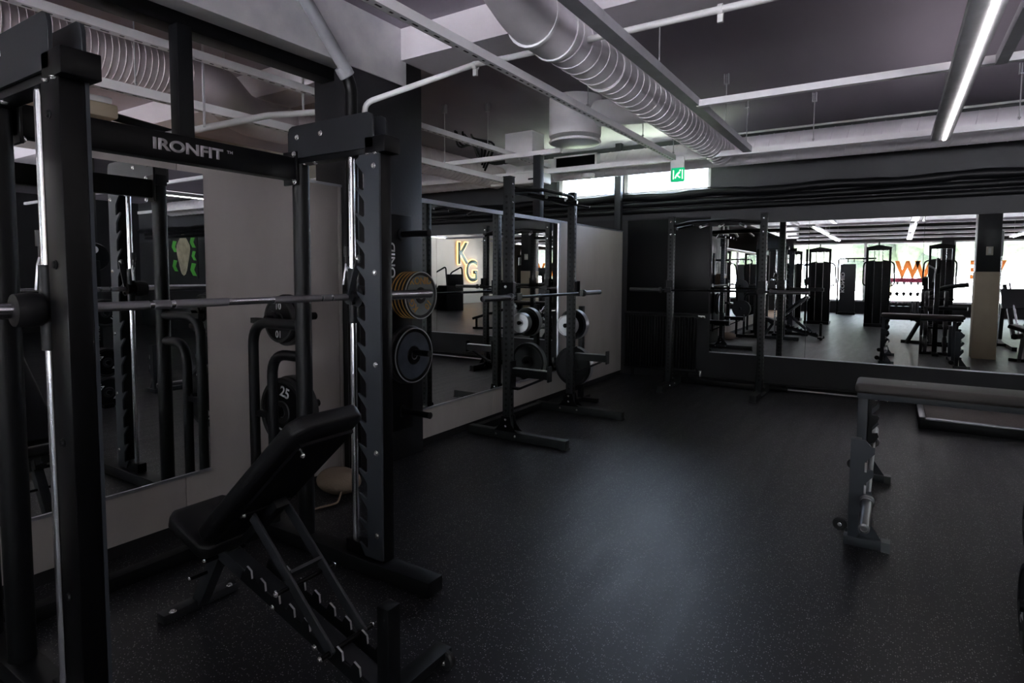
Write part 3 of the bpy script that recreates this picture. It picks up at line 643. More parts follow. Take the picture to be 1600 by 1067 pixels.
# guided bar
t = thing('barbell', 'steel guided barbell with ribbed grips held across the tall hooked rack', 'barbell', (-2.25, 1.41, 1.38), 0, 'barbells')
ya, yb = YN-.008-1.41, YFAR-.008-1.41
MB().cyl((0, ya, 0), (0, yb, 0), .0145, n=18).build('shaft', 'chrome', t)
for c0, c1 in ((ya+.06, ya+.30), (ya+.315, ya+.375), (ya+.39, ya+.60), (yb-.45, yb-.20), (yb-.19, yb-.14), (yb-.13, yb-.04)):
    MB().lathe([(.0148, 0), (.0165, .001), (.0165, abs(c1-c0)-.001), (.0148, abs(c1-c0))], (0, c0, 0), Y, 18).build('grip', 'knurl', t)
for q, ye in ((-1, ya), (1, yb)):
    MB().lathe([(.02, .03), (.045, .032), (.05, .06), (.046, .085), (.03, .09), (.025, .092), (.025, .58 if q > 0 else .46), (.016, .582 if q > 0 else .462), (.016, .57 if q > 0 else .45)], (0, ye, 0), Y*q, 22).build('sleeve', 'chrome', t)
    MB().lathe([(.03, .02), (.05, .022), (.056, .05), (.05, .092), (.027, .094)], (0, ye, 0), Y*q, 22).build('end_collar', 'rubber', t)
    cg = MB(); cg.ring((0, ye, -.13), (0, ye, .14), .0245, .0172, 20); cg.cyl((0, ye-.03, 0), (0, ye+.03, 0), .036, n=20); cg.build('carriage', 'black', t)
    la = MB(); yl = ye-.028*q
    la.beam((0.005, yl, .0), (.072, yl, .185), .010, .034, up=(0, 1, 0)); la.cyl((.072, yl-.006, .185), (.072, yl+.006, .185), .019, n=16)
    lb_ = la.build('latch_arm', 'grey_steel', t); bolts(lb_, 'bolt', [(.072, yl-.007*q, .185)], -Y*q, .009)
    hk = MB(); hk.prism([(-.01, -.03), (.06, -.05), (.085, -.03), (.09, .03), (.075, .035), (.065, -.01), (.03, .005), (0, .03)], (0, yl+.008, 0), X, Z, Y*.01); hk.cyl((.03, yl-.012, -.03), (.03, yl+.02, -.03), .008, n=10); hk.build('safety_hook', 'black2', t)
    pn_ = MB(); pn_.cyl((-.045, ye, .20), (-.045, ye, .25), .014, n=12); pn_.cyl((-.045, ye, .15), (-.045, ye, .20), .008, n=10); pn_.build('pull_knob', 'rubber', t)
    lv = MB(); lv.tube([(-.045, ye, .17), (-.04, ye-.01, .14), (-.055, ye-.012, .06)], .006, 8); lv.beam((-.045, ye, .15), (-.0, ye, .1), .012, .012); lv.build('release_lever', 'steel', t)
# plates on the rack's storage horns
plate('black grip plate marked 10 on the upper rear horn of the guided rack, outermost', (-2.965, 2.155, 1.225), -Y, .132, .035, 'black2', 'rubber', [(0, '10'), (PI, '10')], group='plates on the guided rack')
plate('black plate behind the one marked 10 on the upper rear horn', (-2.965, 2.20, 1.222), -Y, .15, .04, 'black2', 'rubber', group='plates on the guided rack')
plate('black rubber plate marked 25 on the lower rear horn, behind the incline bench', (-2.95, 2.16, .69), -Y, .20, .045, 'black2', 'rubber', [(.25, '25'), (PI+.25, '25')], group='plates on the guided rack')
plate('black plate behind the one marked 25 on the lower rear horn', (-2.95, 2.22, .69), -Y, .205, .05, 'black2', 'rubber', group='plates on the guided rack')

# ------------------------------------------------------------------ plate holder on the pillar
H_ = thing('plate_holder', 'black plate holder with four horns on the square pillar', 'plate holder', (-3.28, 3.47, 0))
MB().box(-.0, .03, -.16, .12, .25, 1.95).build('back_panel', 'black2', H_, bev=.004)
for z in (1.80, 1.35, .88, .40):
    h_ = MB().cyl((.03, 0, z), (.31, 0, z), .024, n=18).build('storage_horn', 'black2', H_); MB().lathe([(.026, 0), (.026, .006), (.018, .01)], (.31, 0, z), X, 18).build('end_cap', 'rubber', h_)
    MB().lathe([(.05, 0), (.05, .012)], (.03, 0, z), X, 18).build('flange', 'black', h_)
text('KONID', 'lettering', 'white', (.0315, -.105, 1.56), Z, -Y, .085, H_, .001, .02, 1.25)
gx = [('grey faced plate with gold print on the pillar holder, front of the five', 'plateface', 'silver'), ('gold edged plate second from the front on the pillar holder', 'black2', 'gold'), ('gold edged plate in the middle of the five on the pillar holder', 'black2', 'gold'),
      ('gold edged plate fourth from the front on the pillar holder', 'black2', 'gold'), ('gold edged plate against the pillar, last of the five', 'black2', 'gold')]
for i, (lb, fc, lp) in enumerate(gx):
    plate(lb, (-3.28+.215-i*.036, 3.47, 1.327), X, .182, .03, fc, 'rubber', [(2.3, '10'), (-2.3, 'KG'), (0., 'KONID')] if i == 0 else None, 'gold', 'gold printed plates on the pillar', lip=lp)
plate('dark slate plate with a thin silver rim on the pillar holder, outer one', (-3.28+.14, 3.47, .858), X, .215, .035, 'plateblue', 'black2', None, 'white', 'silver rimmed plates on the pillar', lip='silver')
plate('black plate tucked behind the dark slate plate on the pillar holder', (-3.28+.09, 3.47, .858), X, .23, .045, 'black2', 'rubber', None, 'white', 'silver rimmed plates on the pillar')

# ------------------------------------------------------------------ incline bench
B = thing('incline_bench', 'black adjustable incline bench set under the guided barbell', 'bench', (-1.95, 1.42, 0))
def L3(x, z, y=0): return V((x+1.95, y, z))
def pad(name, p0, p1, wd, th, parent, m='vinyl', taper=1., out=1):
    # pad along p0->p1 (bottom surface line), local y width, thickness to the upper-left side
    p0, p1 = V(p0), V(p1); d = (p1-p0); L = d.length; d.normalize(); n = d.cross(Y).normalized()*-1
    if n.z < 0: n = -n
    vs_ = []; a = wd/2; c = .035
    poly = [(0, -a+c), (c, -a), (L*.55, -a), (L-c, -a*taper), (L, -a*taper+c), (L, a*taper-c), (L-c, a*taper), (L*.55, a), (c, a), (0, a-c)]
    mb_ = MB(); mb_.prism(poly, p0, d, Y, n*th); return mb_.build(name, m, parent, bev=min(.016, th*.3), seg=3)
bp = pad('backrest', L3(-2.27, .415), L3(-1.655, .965), .325, .062, B, taper=.98)
MB().beam(L3(-2.24, .425)+V((.004, 0, -.006)), L3(-1.70, .91)+V((.004, 0, -.006)), .24, .012, up=(-.67, 0, .74)).build('back_board', 'black2', bp)
MB().beam(L3(-2.2, .43)+V((.012, 0, -.022)), L3(-1.98, .63)+V((.012, 0, -.022)), .06, .035, up=(-.67, 0, .74)).build('support_tube', 'black', bp, bev=.004)
st = pad('seat', L3(-2.575, .43), L3(-2.29, .335), .29, .06, B)
MB().beam(L3(-2.53, .395), L3(-2.30, .315), .05, .05).build('support_tube', 'black', st, bev=.004)
# frame
fr = MB(); fr.beam(L3(-2.40, .33), L3(-1.42, .055), .07, .06); fr.beam(L3(-2.45, .36), L3(-2.30, .30), .06, .07)
fr.build('main_rail', 'grey_steel', B, bev=.005)
lg = MB(); lg.beam(L3(-2.37, .34), L3(-2.56, .03), .05, .06); lg.build('front_leg', 'grey_steel', B, bev=.004)
ff_ = MB().box(-2.60+1.95, -2.54+1.95, -.17, .17, .006, .045).build('front_foot', 'grey_steel', B, bev=.004)
bolts(lg.build if False else ff_, 'bolt', [L3(-2.545, .045, y) for y in (-.13, .13)], Z, .012)
# notched ladder plates
for q in (-1, 1):
    P0, P1 = L3(-2.15, .30), L3(-1.46, .105); d = (P1-P0).normalized(); n = d.cross(Y).normalized()*-1
    if n.z < 0: n = -n
    L = (P1-P0).length; poly = [(0, -.03), (L, -.03), (L, .01)]; k = 8; st_ = L/k
    for i in range(k-1, -1, -1):
        s = i*st_; poly += [(s+st_*.75, .012), (s+st_*.62, .040), (s+st_*.30, .045), (s+st_*.18, .014), (s+st_*.06, .014)]
    lp = MB().prism(poly, P0+Y*q*.055, d, n, Y*q*.006).build('notched_plate', 'black', B, bev=.0012, seg=1)
    for i in range(k):
        ed = MB()
        a = P0+d*(i*st_+st_*.30)+n*.0455+Y*q*.058; b_ = P0+d*(i*st_+st_*.62)+n*.0405+Y*q*.058; c3 = P0+d*(i*st_+st_*.75)+n*.0125+Y*q*.058
        ed.beam(a, b_, .007, .002, up=n); ed.beam(b_, c3, .007, .002, up=d); ed.build('pale_edge', 'hanger', lp)  # pale strips along the notch edges
    stt = MB().beam(L3(-2.045, .56, q*.075), L3(-1.60, .165, q*.075), .012, .045, up=(.7, 0, .7)).build('strut_arm', 'grey_steel', B, bev=.003, seg=1)
MB().beam(L3(-1.85, .375, -.07), L3(-1.85, .375, .07), .012, .07, up=(.7, 0, .7)).build('strut_plate', 'grey_steel', B)
for a_, b_, r_ in ((L3(-2.06, .57, -.1), L3(-2.06, .57, .1), .012), (L3(-1.61, .17, -.12), L3(-1.61, .17, .12), .01), (L3(-1.83, .34, -.13), L3(-1.83, .34, .13), .009), (L3(-2.36, .30, -.09), L3(-2.36, .30, .09), .010), (L3(-2.46, .20, -.10), L3(-2.46, .20, .06), .008)): MB().cyl(a_, b_, r_, n=12).build('pivot_rod', 'black2', B)
bolts(B, 'pivot_bolt', [L3(-2.06, .57, -.1), L3(-1.61, .17, -.12), L3(-1.66, .185, -.10), L3(-1.83, .34, -.13), L3(-2.36, .30, -.09), L3(-2.46, .20, -.10), L3(-1.72, .86, -.09), L3(-1.95, .22, -.062), L3(-1.48, .09, -.062)], -Y, .009)
bolts(B, 'pivot_bolt', [L3(-1.83, .34, .13), L3(-1.61, .17, .12)], Y, .009)
ub = MB().box(-1.43+1.95, -1.375+1.95, -.03, .03, .04, .375).build('rear_post', 'black', B, bev=.006)
rf = MB().box(-1.44+1.95, -1.365+1.95, -.20, .30, .035, .075).build('rear_foot', 'black', B, bev=.006)
for y in (.27, -.17):
    wq = MB().lathe([(.008, -.014), (.03, -.014), (.037, -.008), (.037, .008), (.03, .014), (.008, .014)], L3(-1.37, .037, y), Y, 24).build('wheel', 'rubber', B); bolts(wq, 'axle_bolt', [L3(-1.37, .037, y-.02)], -Y, .009)
# tan sandbag on the floor
t = thing('sandbag', 'tan canvas bag lying on the floor behind the incline bench', 'bag', (-3.12, 2.70, 0))
MB().sphere((0, 0, .09), .13, 20, 12, (1.3, 1.0, .66)).build('bag_body', 'fabric', t)
MB().tube(fillet([(.1, -.06, .06), (.17, -.16, .02), (.1, -.3, .012), (.16, -.36, .012)], .03, 3), .007, 8).build('strap', 'fabric', t)

# ------------------------------------------------------------------ racks
half_rack('half_rack', 'black half rack with spotter arms beside the long mirror', (-2.875, 5.05, 0), -PI/2, 1.23, 2.34, .60, .42)
barbell('black barbell with bare sleeves resting on the half rack by the mirror', (-2.785, 5.05, 1.29), PI/2, 'black2', 'gunmetal', 2.28)
half_rack('squat_rack', 'black rack standing against the back wall in front of the mirror edge', (-1.88, 7.66, 0), PI, 1.12, 2.23, .38, .50, False)
barbell('black barbell across the rack on the back wall', (-1.88, 7.575, 1.29), 0, 'black2', 'gunmetal', 2.17)
barbell('barbell lying on the floor along the back wall', (-.40, 8.18, .037), .0, 'steel', 'black2', 2.2, .03)

# chrome weight tree beside the half rack
t = thing('weight_tree', 'black upright weight tree between the half rack and the partition', 'weight tree', (-3.05, 6.28, 0))
p_ = MB(); p_.beam((0, 0, .03), (0, 0, 1.12), .07, .05); p_.build('post', 'black', t, bev=.004)
MB().box(-.22, .22, -.03, .03, .0, .05).build('base_bar', 'black', t, bev=.004); MB().box(-.03, .03, -.5, .2, .0, .05).build('base_bar', 'black', t, bev=.004)
for z in (.92, .44):
    hn = MB().cyl((0, 0, z), (0, -.42 if z > .6 else -.3, z), .023, n=16).build('storage_horn', 'black2', t)
    bolts(hn, 'end_bolt', [(0, -.42 if z > .6 else -.3, z)], -Y, .02, 'black2')
plate('small pale silver plate, front one on the weight tree by the rack', (-3.05, 5.93, .92), -Y, .118, .085, 'silver', 'silver', None, group='silver rimmed plates on the weight tree')
plate('black plate with a silver rim behind the small silver plate on the tree', (-3.05, 6.08, .92), -Y, .172, .09, 'black2', 'black2', None, band=True, group='silver rimmed plates on the weight tree')
plate('large black plate with a silver rim low on the weight tree by the rack', (-3.05, 6.10, .44), -Y, .225, .09, 'black2', 'black2', None, band=True, group='silver rimmed plates on the weight tree')

# ------------------------------------------------------------------ flat high bench
S = thing('flat_bench', 'tall flat bench with a worn dark pad and notched bar holders at the right', 'bench', (0, 4.4, 0))
pd = MB().box(-.172, 1.06, -.15, .15, .762, .825).build('bench_pad', 'vinylbrown', S, bev=.022, seg=4)
text('XX', 'stitched_mark', 'plateface', (.12, -.02, .8255), X, Y, .045, pd, .0006, .0)
MB().box(-.16, 1.04, -.10, .10, .722, .762).build('pad_frame', 'slate', S, bev=.003)
for x in (-.13, .93):
    MB().box(x-.028, x+.028, -.028, .028, .05, .725).build('post', 'slate', S, bev=.004)
    MB().box(x-.03, x+.03, -.66, .62, .0, .055).build('base_tube', 'slate', S, bev=.004)
    hp = MB(); poly = [(.02, .40), (.02, .70), (.045, .72), (.085, .72), (.09, .70), (.075, .665), (.05, .64), (.05, .60), (.08, .60), (.092, .585), (.085, .56), (.055, .52), (.055, .48), (.085, .485), (.092, .46), (.07, .42)]
    hp.prism(poly, (x, .03, 0), X, Z, Y*.012); hp.build('bar_hooks', 'black2', S)
    for y in (-.65, .61):
        f = MB().box(x-.05, x+.17, y-.03, y+.03, 0, .05).build('foot', 'slate', S, bev=.004)
        MB().box(x+.13, x+.172, y-.032, y+.032, .0, .053).build('foot_cap', 'footcap', f)
        MB().prism([(.03, .05), (.13, .05), (.03, .2)], (x, y-.004, 0), X, Z, Y*.008).build('gusset_plate', 'slate', S)
        u = MB().box(x-.03, x+.02, y-.025, y+.025, .05, .60).build('hook_post', 'slate', S, bev=.003)
        pl = [(-.03, .17), (-.03, .60), (.04, .60), (.07, .565), (.085, .565), (.085, .53), (.04, .48), (.04, .44), (.078, .44), (.085, .41), (.04, .355), (.04, .315), (.075, .32), (.082, .28), (.02, .19)]
        hh = MB().prism(pl, (x, y-.034 if y < 0 else y+.026, 0), X, Z, Y*.008).build('hook_plate', 'slate', u)
        ln = MB()
        for z in (.455, .33): ln.box(x+.04, x+.05, y-.036 if y < 0 else y+.02, y-.02 if y < 0 else y+.036, z-.03, z+.02)
        ln.build('hook_liner', 'steel', u)
        wq = MB().lathe([(.008, -.012), (.03, -.012), (.036, -.006), (.036, .006), (.03, .012), (.008, .012)], (x-.07, y, .10), Y, 22).build('wheel', 'rubber', S); bolts(wq, 'axle_bolt', [(x-.07, y-.016, .10)], -Y, .009)
        MB().beam((x-.07, y, .10), (x-.03, y, .07), .012, .02).build('wheel_bracket', 'slate', S)
bolts(S, 'pad_bolt', [(-.06, -.09, .722), (.0, -.09, .722)], -Z, .01)
barbell('steel barbell resting low in the notches of the tall flat bench', (-.072, 4.38, .272), PI/2, 'midsteel', 'midsteel', 2.2)

# ------------------------------------------------------------------ lifting platform
t = thing('lifting_platform', 'low dark lifting platform with a pale metal edge in front of the back mirror', 'platform', (1.6, 7.5, 0))
MB().box(-1.33, 1.33, -.52, .40, .0, .09).build('base', 'black', t, bev=.004)
mb = MB()
for i, (a, b) in enumerate(((-1.27, -.15), (-.145, .98), (.985, 1.3))): mb.box(a, b, -.46, .34, .09, .105)
mb.build('top_mats', 'platetop', t, bev=.004)
mb = MB(); mb.box(-1.33, -1.275, -.52, .40, .09, .108); mb.box(-1.33, 1.33, -.52, -.465, .09, .108); mb.box(-1.33, 1.33, .345, .40, .09, .108); mb.build('edge_strip', 'alu', t, bev=.003)

# ------------------------------------------------------------------ plate tree at the right edge
T = thing('plate_tree', 'black plate tree with stacked bumper plates at the right edge', 'plate tree', (.742, 3.05, 0))
MB().box(-.04, .04, -.05, .05, .05, 1.62).build('post', 'black2', T, bev=.005)
MB().lathe([(.02, -.03), (.15, -.03), (.16, 0), (.15, .03), (.02, .03)], (0, 0, 1.66), X, 32).build('head_disc', 'black2', T)
MB().lathe([(.035, 0), (.04, .003), (.02, .004)], (-.03, 0, 1.74), -X, 24).build('badge', 'white', T)
MB().box(-.25, .25, -.05, .05, .0, .05).build('base_bar', 'black2', T, bev=.005); MB().box(-.05, .05, -.35, .35, .0, .05).build('base_bar', 'black2', T, bev=.005)
for z in (.175, .505, 1.05):
    for q in (-1, 1): MB().cyl((q*.04, 0, z), (q*.265, 0, z), .024, n=16).build('storage_horn', 'black2', T)
text('IRONFIT', 'lettering', 'white', (-.042, 0, .84), -Z, -Y, .055, T, .001, .02, 1.1)
for z, R, s_, lb in ((.175, .17, '25', 'big black bumper plate lowest on the plate tree at the right edge'), (.505, .158, '20', 'black plate marked 20 halfway up the plate tree'), (1.05, .15, '10', 'black plate marked 10 high on the plate tree')):
    plate(lb, (.742-.22, 3.05, z), -X, R, .055, 'black2', 'rubber', [(.9, s_), (.9+PI, s_)], group='plates on the plate tree')
    plate('black bumper plate tucked behind the '+s_+' plate on the tree', (.742-.15, 3.05, z), -X, R, .06, 'black2', 'rubber', group='plates on the plate tree')
    plate('black bumper plate on the far side of the tree, level with the '+s_+' plate', (.742+.15, 3.05, z), X, R, .06, 'black2', 'rubber', group='plates on the plate tree')

# ------------------------------------------------------------------ right-hand pillar, machines and the rest, seen in the mirrors
struct(MB().box(1.28, 1.62, 2.98, 3.32, 1.56, ZC).build('wall_column', 'pillar', bev=.006))
struct(MB().box(1.275, 1.625, 2.975, 3.325, 0, 1.56).build('wall_column_2', 'beige', bev=.006))
t = thing('switch_plate', 'small cream switch plate on the black upper half of the square column', 'switch', (1.46, 3.322, 1.93))
MB().box(-.05, .05, 0, .012, -.075, .075).build('plate', 'cream', t, bev=.003); MB().box(-.02, .02, .012, .018, -.05, .05).build('rocker', 'plasticwhite', t)
def tower(label, loc, rz, W=.62, H=2.36, grp='weight stack towers'):
    t = thing('weight_stack_tower', label, 'exercise machine', loc, rz, grp); a = W/2
    MB().box(-a, a, -.30, .30, .0, .09).build('base', 'black2', t, bev=.006)
    MB().box(-a, a, .10, .17, .09, H*.80).build('shroud', 'black2', t, bev=.004)
    f = MB(); f.box(-a, -a+.06, .08, .19, .09, H-.06); f.box(a-.06, a, .08, .19, .09, H-.06)
    f.prism([(-a, H-.16), (a, H-.16), (a, H-.07), (0, H), (-a, H-.07)], (0, .07, 0), X, Z, Y*.13); f.build('top_frame', 'black2', t, bev=.004)
    for x in (-.1, .1): MB().cyl((x, .185, .1), (x, .185, H-.1), .009, n=8).build('guide_rod', 'chrome', t)
    MB().lathe([(.01, -.015), (.05, -.015), (.05, .015), (.01, .015)], (0, .13, H+.03), X, 20).build('pulley', 'rubber', t)
    MB().box(-.13, .13, -.06, .08, .12, .9).build('weight_stack', 'steel', t)
    c = MB(); c.tube(fillet([(0, .0, .9), (0, 0, H-.3), (0, .1, H-.12)], .05, 3), .005, 6); c.build('cable', 'rubber', t)
    MB().box(-.19, .19, -.95, -.5, .47, .54).build('seat', 'vinyl', t, bev=.02); MB().box(-.17, .17, -.52, -.44, .6, 1.15).build('backrest', 'vinyl', t, bev=.02)
    MB().beam((0, -.75, .05), (0, -.75, .47), .08, .08).build('seat_post', 'black', t); MB().beam((0, -.95, .05), (0, .1, .05), .1, .08).build('floor_rail', 'black', t)
    MB().beam((0, -.47, .1), (0, -.44, 1.1), .06, .06).build('back_post', 'black', t)
    for q in (-1, 1): MB().tube(fillet([(q*.1, .0, H-.45), (q*.38, -.2, H-.5), (q*.4, -.55, 1.2), (q*.25, -.62, 1.15)], .12, 5), .022, 10).build('press_arm', 'black', t)
    return t
tower('black weight stack tower by the aisle, nearest the cream column', (-.44, -3.5, 0), 0)
tower('black weight stack tower across the aisle, in front of the left windows', (-1.95, -3.55, 0), 0, .6, 2.33)
tower('black weight stack tower in front of the dark window post', (1.22, -4.1, 0), 0, .6, 2.4)
tower('narrow black weight stack tower at the end of the aisle row', (-2.75, -4.6, 0), 0, .55, 2.3)
tower('black weight stack tower by the cream wall', (6.2, -4.4, 0), .3, .6, 2.3)
# cable station by the windows
t = thing('cable_station', 'tall slim cable station with white side lettering by the street windows', 'exercise machine', (-1.55, -9.0, 0))
MB().box(-.28, .28, -.2, .2, 0, .08).build('base', 'black2', t); MB().box(-.26, .26, -.06, .06, .08, 1.9).build('shroud', 'grey_steel', t, bev=.005)
MB().tube(fillet([(-.32, .1, 0), (-.32, .1, 2.1), (.9, .1, 2.1)], .12, 5), .03, 10).build('arch_tube', 'black2', t)
for x in (.0, .2, .5): MB().lathe([(.01, -.015), (.06, -.015), (.06, .015), (.01, .015)], (x, .1, 2.02), X, 18).build('pulley', 'rubber', t)
MB().tube([(.62, .1, 2.08), (.62, .1, .05)], .012, 8).build('cable', 'steel', t)
text('KONID', 'lettering', 'white', (-.17, .062, 1.2), Z, X, .17, t, .001, .02, 1.4)
# dumbbell shelf
t = thing('dumbbell_rack', 'three tier dumbbell rack under the street windows', 'dumbbell rack', (.45, -9.3, 0))
for z in (.35, .75, 1.15): MB().box(-.75, .75, -.2, .2, z-.02, z).build('shelf', 'black2', t)
for x in (-.78, .76): MB().box(x, x+.03, -.25, .25, 0, 1.35).build('side_frame', 'black2', t)
MB().box(-.75, .75, -.2, -.17, 1.22, 1.38).build('header_board', 'redbox', t)
db = None
for zi, z in enumerate((.35, .75, 1.15)):
    for i in range(7):
        r = .05+.012*(2-zi)
        if i == 0:
            db = thing('dumbbell', '', 'dumbbell', (0, 0, 0), 0, 'dumbbells on the three tier rack'); h = MB()
            h.cyl((0, -.06, 0), (0, .06, 0), .016, n=8).build('handle', 'steel', db)
            for q in (-1, 1): MB().lathe([(r*.8, .05), (r, .06), (r, .12), (r*.8, .13)], (0, 0, 0), Y*q, 12).build('head', 'silver' if zi == 2 else 'rubber', db)
            d = db
        else: d = dup(db)
        d.location = (.45-.63+i*.21, -9.3, z+r); d['label'] = 'small round dumbbell on the %s shelf of the rack under the street windows' % ('lowest', 'middle', 'top')[zi]
# plate-loaded arm machine in front of the column
t = thing('lever_machine', 'black plate loaded machine with long curved lever arms beside the cream column', 'exercise machine', (.65, 1.15, 0), .15)
MB().box(-.5, .5, -.04, .04, .0, .07).build('base_tube', 'black', t); MB().box(-.04, .04, -.6, .6, .0, .07).build('base_tube', 'black', t)
MB().beam((-.35, .35, .03), (-.05, .1, .75), .06, .06).build('frame_leg', 'black', t); MB().beam((.2, .5, .03), (.0, .1, .9), .06, .06).build('frame_leg', 'black', t)
MB().beam((0, -.5, .03), (0, .05, 1.45), .09, .07).build('main_column', 'black', t)
MB().tube(fillet([(0, 0, 1.05), (.35, .05, 1.25), (.75, .1, 1.3)], .2, 6), .05, 12).build('lever_arm', 'black', t)
MB().tube(fillet([(0, 0, .75), (.4, .05, .82), (.75, .1, .8)], .2, 6), .045, 12).build('lever_arm', 'black', t)
MB().box(-.2, .2, .05, .45, .5, .58).build('seat', 'vinyl', t, bev=.02); MB().beam((0, -.1, .75), (0, -.2, 1.2), .3, .07).build('chest_pad', 'vinyl', t, bev=.02)
for q in (-1, 1): MB().tube(fillet([(q*.12, -.15, 1.35), (q*.16, -.1, 1.62), (q*.05, .12, 1.7)], .06, 4), .018, 8).build('grip', 'plasticgrey', t)
for i in range(3): plate('black plate stacked on the lever machine beside the cream column, number %s from the outside' % ('one', 'two', 'three')[i], (.65-.32+i*.05, 1.25, .72), -X, .22, .045, 'black2', 'rubber', group='plates on the lever machine')
# leg press sled
t = thing('leg_press', 'black leg press with slanted steel rails right of the cream column', 'exercise machine', (2.45, .7, 0))
for q in (-1, 1):
    MB().beam((q*.3, .5, .25), (q*.3, -.9, 1.25), .06, .1).build('slanted_rail', 'black', t); MB().cyl((q*.22, .5, .33), (q*.22, -.9, 1.33), .02, n=12).build('guide_rod', 'chrome', t)
    MB().box(q*.33-.04, q*.33+.04, -1.1, .9, 0, .08).build('base_tube', 'black', t); MB().beam((q*.33, -.95, .05), (q*.3, -.9, 1.3), .07, .07).build('rear_post', 'black', t)
MB().beam((-.42, -.35, 1.0), (.42, -.35, 1.0), .5, .04, up=(0, .8, .6)).build('foot_plate', 'grey_steel', t)
MB().beam((0, .55, .3), (0, 1.1, .75), .4, .09).build('backrest', 'vinyl', t, bev=.02); MB().box(-.2, .2, .25, .6, .22, .31).build('seat', 'vinyl', t, bev=.02)
for x in (-.52,): MB().tube([(x, .17, 0), (x, .17, 2.44)], .018, 12).build('tall_rod', 'chrome', t)
MB().tube([(-.52, .17, 1.9), (-.52, .17, 2.42)], .03, 12).build('rod_sleeve', 'plasticgrey', t)
MB().beam((-.52, .17, .05), (-.33, .17, .05), .06, .06).build('rod_foot', 'black', t)
# low bench right of the column
t = thing('decline_bench', 'black sloping bench at the far right beyond the cream column', 'bench', (2.25, 3.55, 0), .5)
MB().beam((-.5, 0, .62), (.6, 0, .28), .28, .07).build('bench_pad', 'vinyl', t, bev=.02); MB().beam((-.35, 0, .0), (-.3, 0, .55), .06, .06).build('front_leg', 'steel', t); MB().beam((.5, 0, .0), (.5, 0, .3), .06, .06).build('rear_leg', 'black', t)
MB().box(-.5, .6, -.03, .03, 0, .05).build('base_tube', 'black', t); MB().cyl((-.35, -.25, .45), (-.35, .25, .45), .05, n=14).build('roller_pad', 'vinyl', t)
# cross trainer
t = thing('cross_trainer', 'dark cross trainer with tall moving handles by the street windows', 'exercise machine', (3.6, -1.2, 0), .3)
MB().box(-.28, .28, -.9, .9, 0, .12).build('base', 'black2', t, bev=.02); MB().beam((0, -.55, .1), (0, -.35, 1.5), .16, .12).build('console_mast', 'black2', t, bev=.02)
MB().box(-.2, .2, -.45, -.38, 1.4, 1.7).build('console', 'grey_steel', t, bev=.015); MB().sphere((0, -.55, .5), .42, 20, 12, (.45, 1, 1)).build('flywheel_cover', 'black2', t)
for q in (-1, 1):
    MB().tube(fillet([(q*.3, -.45, .3), (q*.3, -.4, 1.1), (q*.28, -.1, 1.75), (q*.24, -.05, 1.85)], .15, 5), .028, 10).build('moving_handle', 'plasticgrey', t)
    MB().beam((q*.2, -.5, .35), (q*.2, .7, .3), .06, .06).build('pedal_arm', 'black', t); MB().box(q*.2-.09, q*.2+.09, .1, .5, .33, .38).build('pedal', 'rubber', t)
# treadmill-like stair machine seen under the lit logo
t = thing('stair_climber', 'black stair climber with slanted handrails in front of the cream wall', 'exercise machine', (8.6, -2.2, 0), -.4)
MB().prism([(-.9, 0), (.7, 0), (.7, .3), (-.2, 1.0), (-.9, 1.0)], (0, -.38, 0), X, Z, Y*.76).build('stair_body', 'black2', t, bev=.02)
for q in (-1, 1): MB().tube(fillet([(.7, q*.36, .3), (.1, q*.36, 1.5), (-.8, q*.36, 1.75), (-.9, q*.36, 1.0)], .15, 5), .03, 10).build('handrail', 'grey_steel', t)
MB().box(-.95, -.85, -.35, .35, 1.0, 1.45).build('console', 'black2', t, bev=.02)
for i in range(4): MB().box(.62-i*.23, .80-i*.23, -.33, .33, .22+i*.2, .26+i*.2).build('step', 'rubber', t)
# lit KG sign on the cream wall
t = thing('wall_sign', 'dark green letters K and G with a warm lit edge on the cream wall', 'sign', (XR-.06, -6.9, 2.4))
def sletter(ch, y, z, sz):
    text(ch, 'letter_backing', 'halo', (.02, y, z), Y*-1, Z, sz, t, .03, .04, .95); text(ch, 'letter_face', 'kgreen', (-.015, y, z), Y*-1, Z, sz, t, .02, .012, .95)
sletter('K', .35, .0, 1.5); sletter('G', -.40, -.85, 1.5)
b_ = MB()
for y, z in ((.35, 0), (-.4, -.85)): b_.cyl((.02, y, z), (.06, y, z), .03, n=10)
b_.build('standoff', 'steel', t)
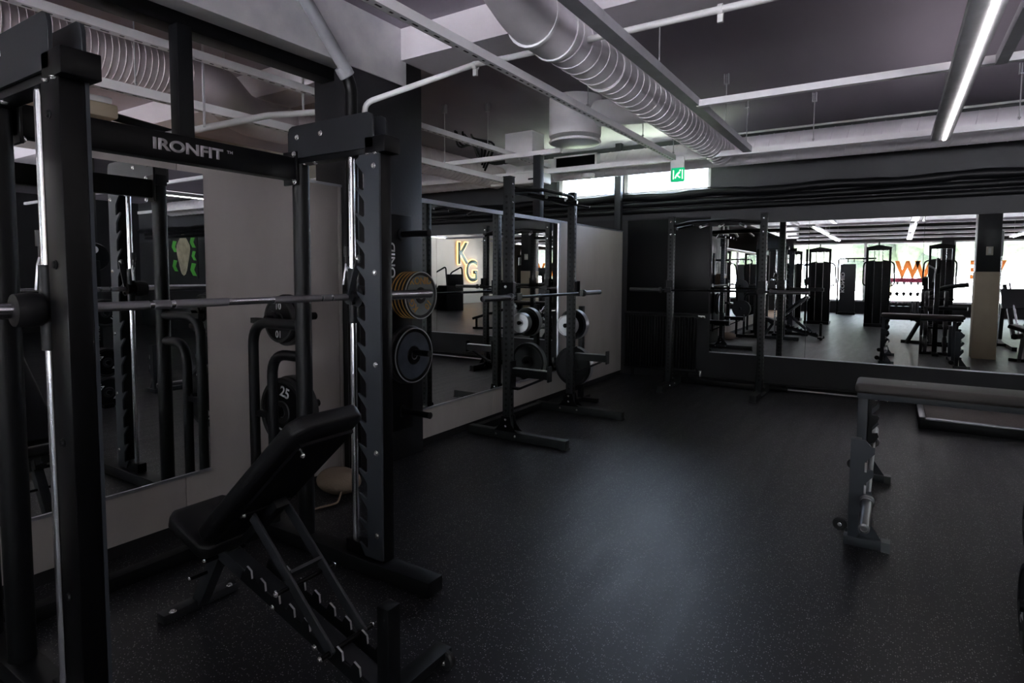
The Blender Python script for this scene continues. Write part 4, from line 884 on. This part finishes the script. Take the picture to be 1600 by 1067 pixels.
# mural on the back wall beyond the mirrors
t = thing('wall_mural', 'green leaves around a tan figure painted panel on the dark wall', 'mural', (8.7, YB-.02, 1.95))
MB().box(-.62, .62, -.0, .02, -.62, .62).build('panel', 'blackwall', t)
mb = MB()
for c, s in (((-.42, .3), 1), ((-.46, -.05), .8), ((-.42, -.4), 1.1), ((.45, .2), 1), ((.44, -.3), 1)): mb.prism([(-.12*s, .14*s), (.06*s, .16*s), (.13*s, 0), (.02*s, -.13*s), (-.14*s, -.14*s), (-.03*s, 0)], (c[0], -.001, c[1]), X, Z, -Y*.004)
mb.build('leaf_shapes', 'muralgreen', t); MB().prism([(.3*math.cos(a)*(1+.18*math.sin(3*a)), .5*math.sin(a)*(1+.1*math.cos(4*a))) for a in [i*PI/12 for i in range(24)]], (.02, -.006, 0), X, Z, -Y*.004).build('tan_shape', 'muraltan', t)

# ------------------------------------------------------------------ outside
def tree(label, loc, R, seed):
    random.seed(seed); t = thing('garden_tree', label, 'tree', loc, 0, 'trees outside the street windows')
    MB().tube([(0, 0, -.2), (.1, 0, R*.9)], [.2, .12], 8).build('trunk', 'fabric', t); m = MB()
    for i in range(14):
        m.sphere((random.uniform(-.8, .8)*R, random.uniform(-.6, .6)*R, R*1.2+random.uniform(-.8, .9)*R), R*random.uniform(.35, .6), 10, 7)
    m.build('crown', 'leaf', t)
for i, (x, y, R, lb) in enumerate(((-6, -24, 3.3, 'left of the cable station'), (-.5, -34, 3.7, 'behind the cable station'), (5, -25, 3.4, 'behind the orange lettering'), (11, -34, 3.7, 'right of the orange lettering'), (17, -23, 3.3, 'beyond the last window'))):
    tree('pale green tree outside the street windows, '+lb, (x, y, 0), R, i)
# daylight portals in the window openings
def portal(name, loc, rot, sx, sy):
    l = bpy.data.lights.new(name, 'AREA'); l.shape = 'RECTANGLE'; l.size = sx; l.size_y = sy; l.cycles.is_portal = True
    o = bpy.data.objects.new(name, l); C.objects.link(o); o.location = loc; o.rotation_euler = rot
portal('street_window_portal', (3.1, YF-.05, 1.6), (PI/2, 0, PI), 13.6, 2.3)
portal('high_window_portal', (-3.35, YB-.0, 2.91), (PI/2, 0, 0), 2.4, .5)
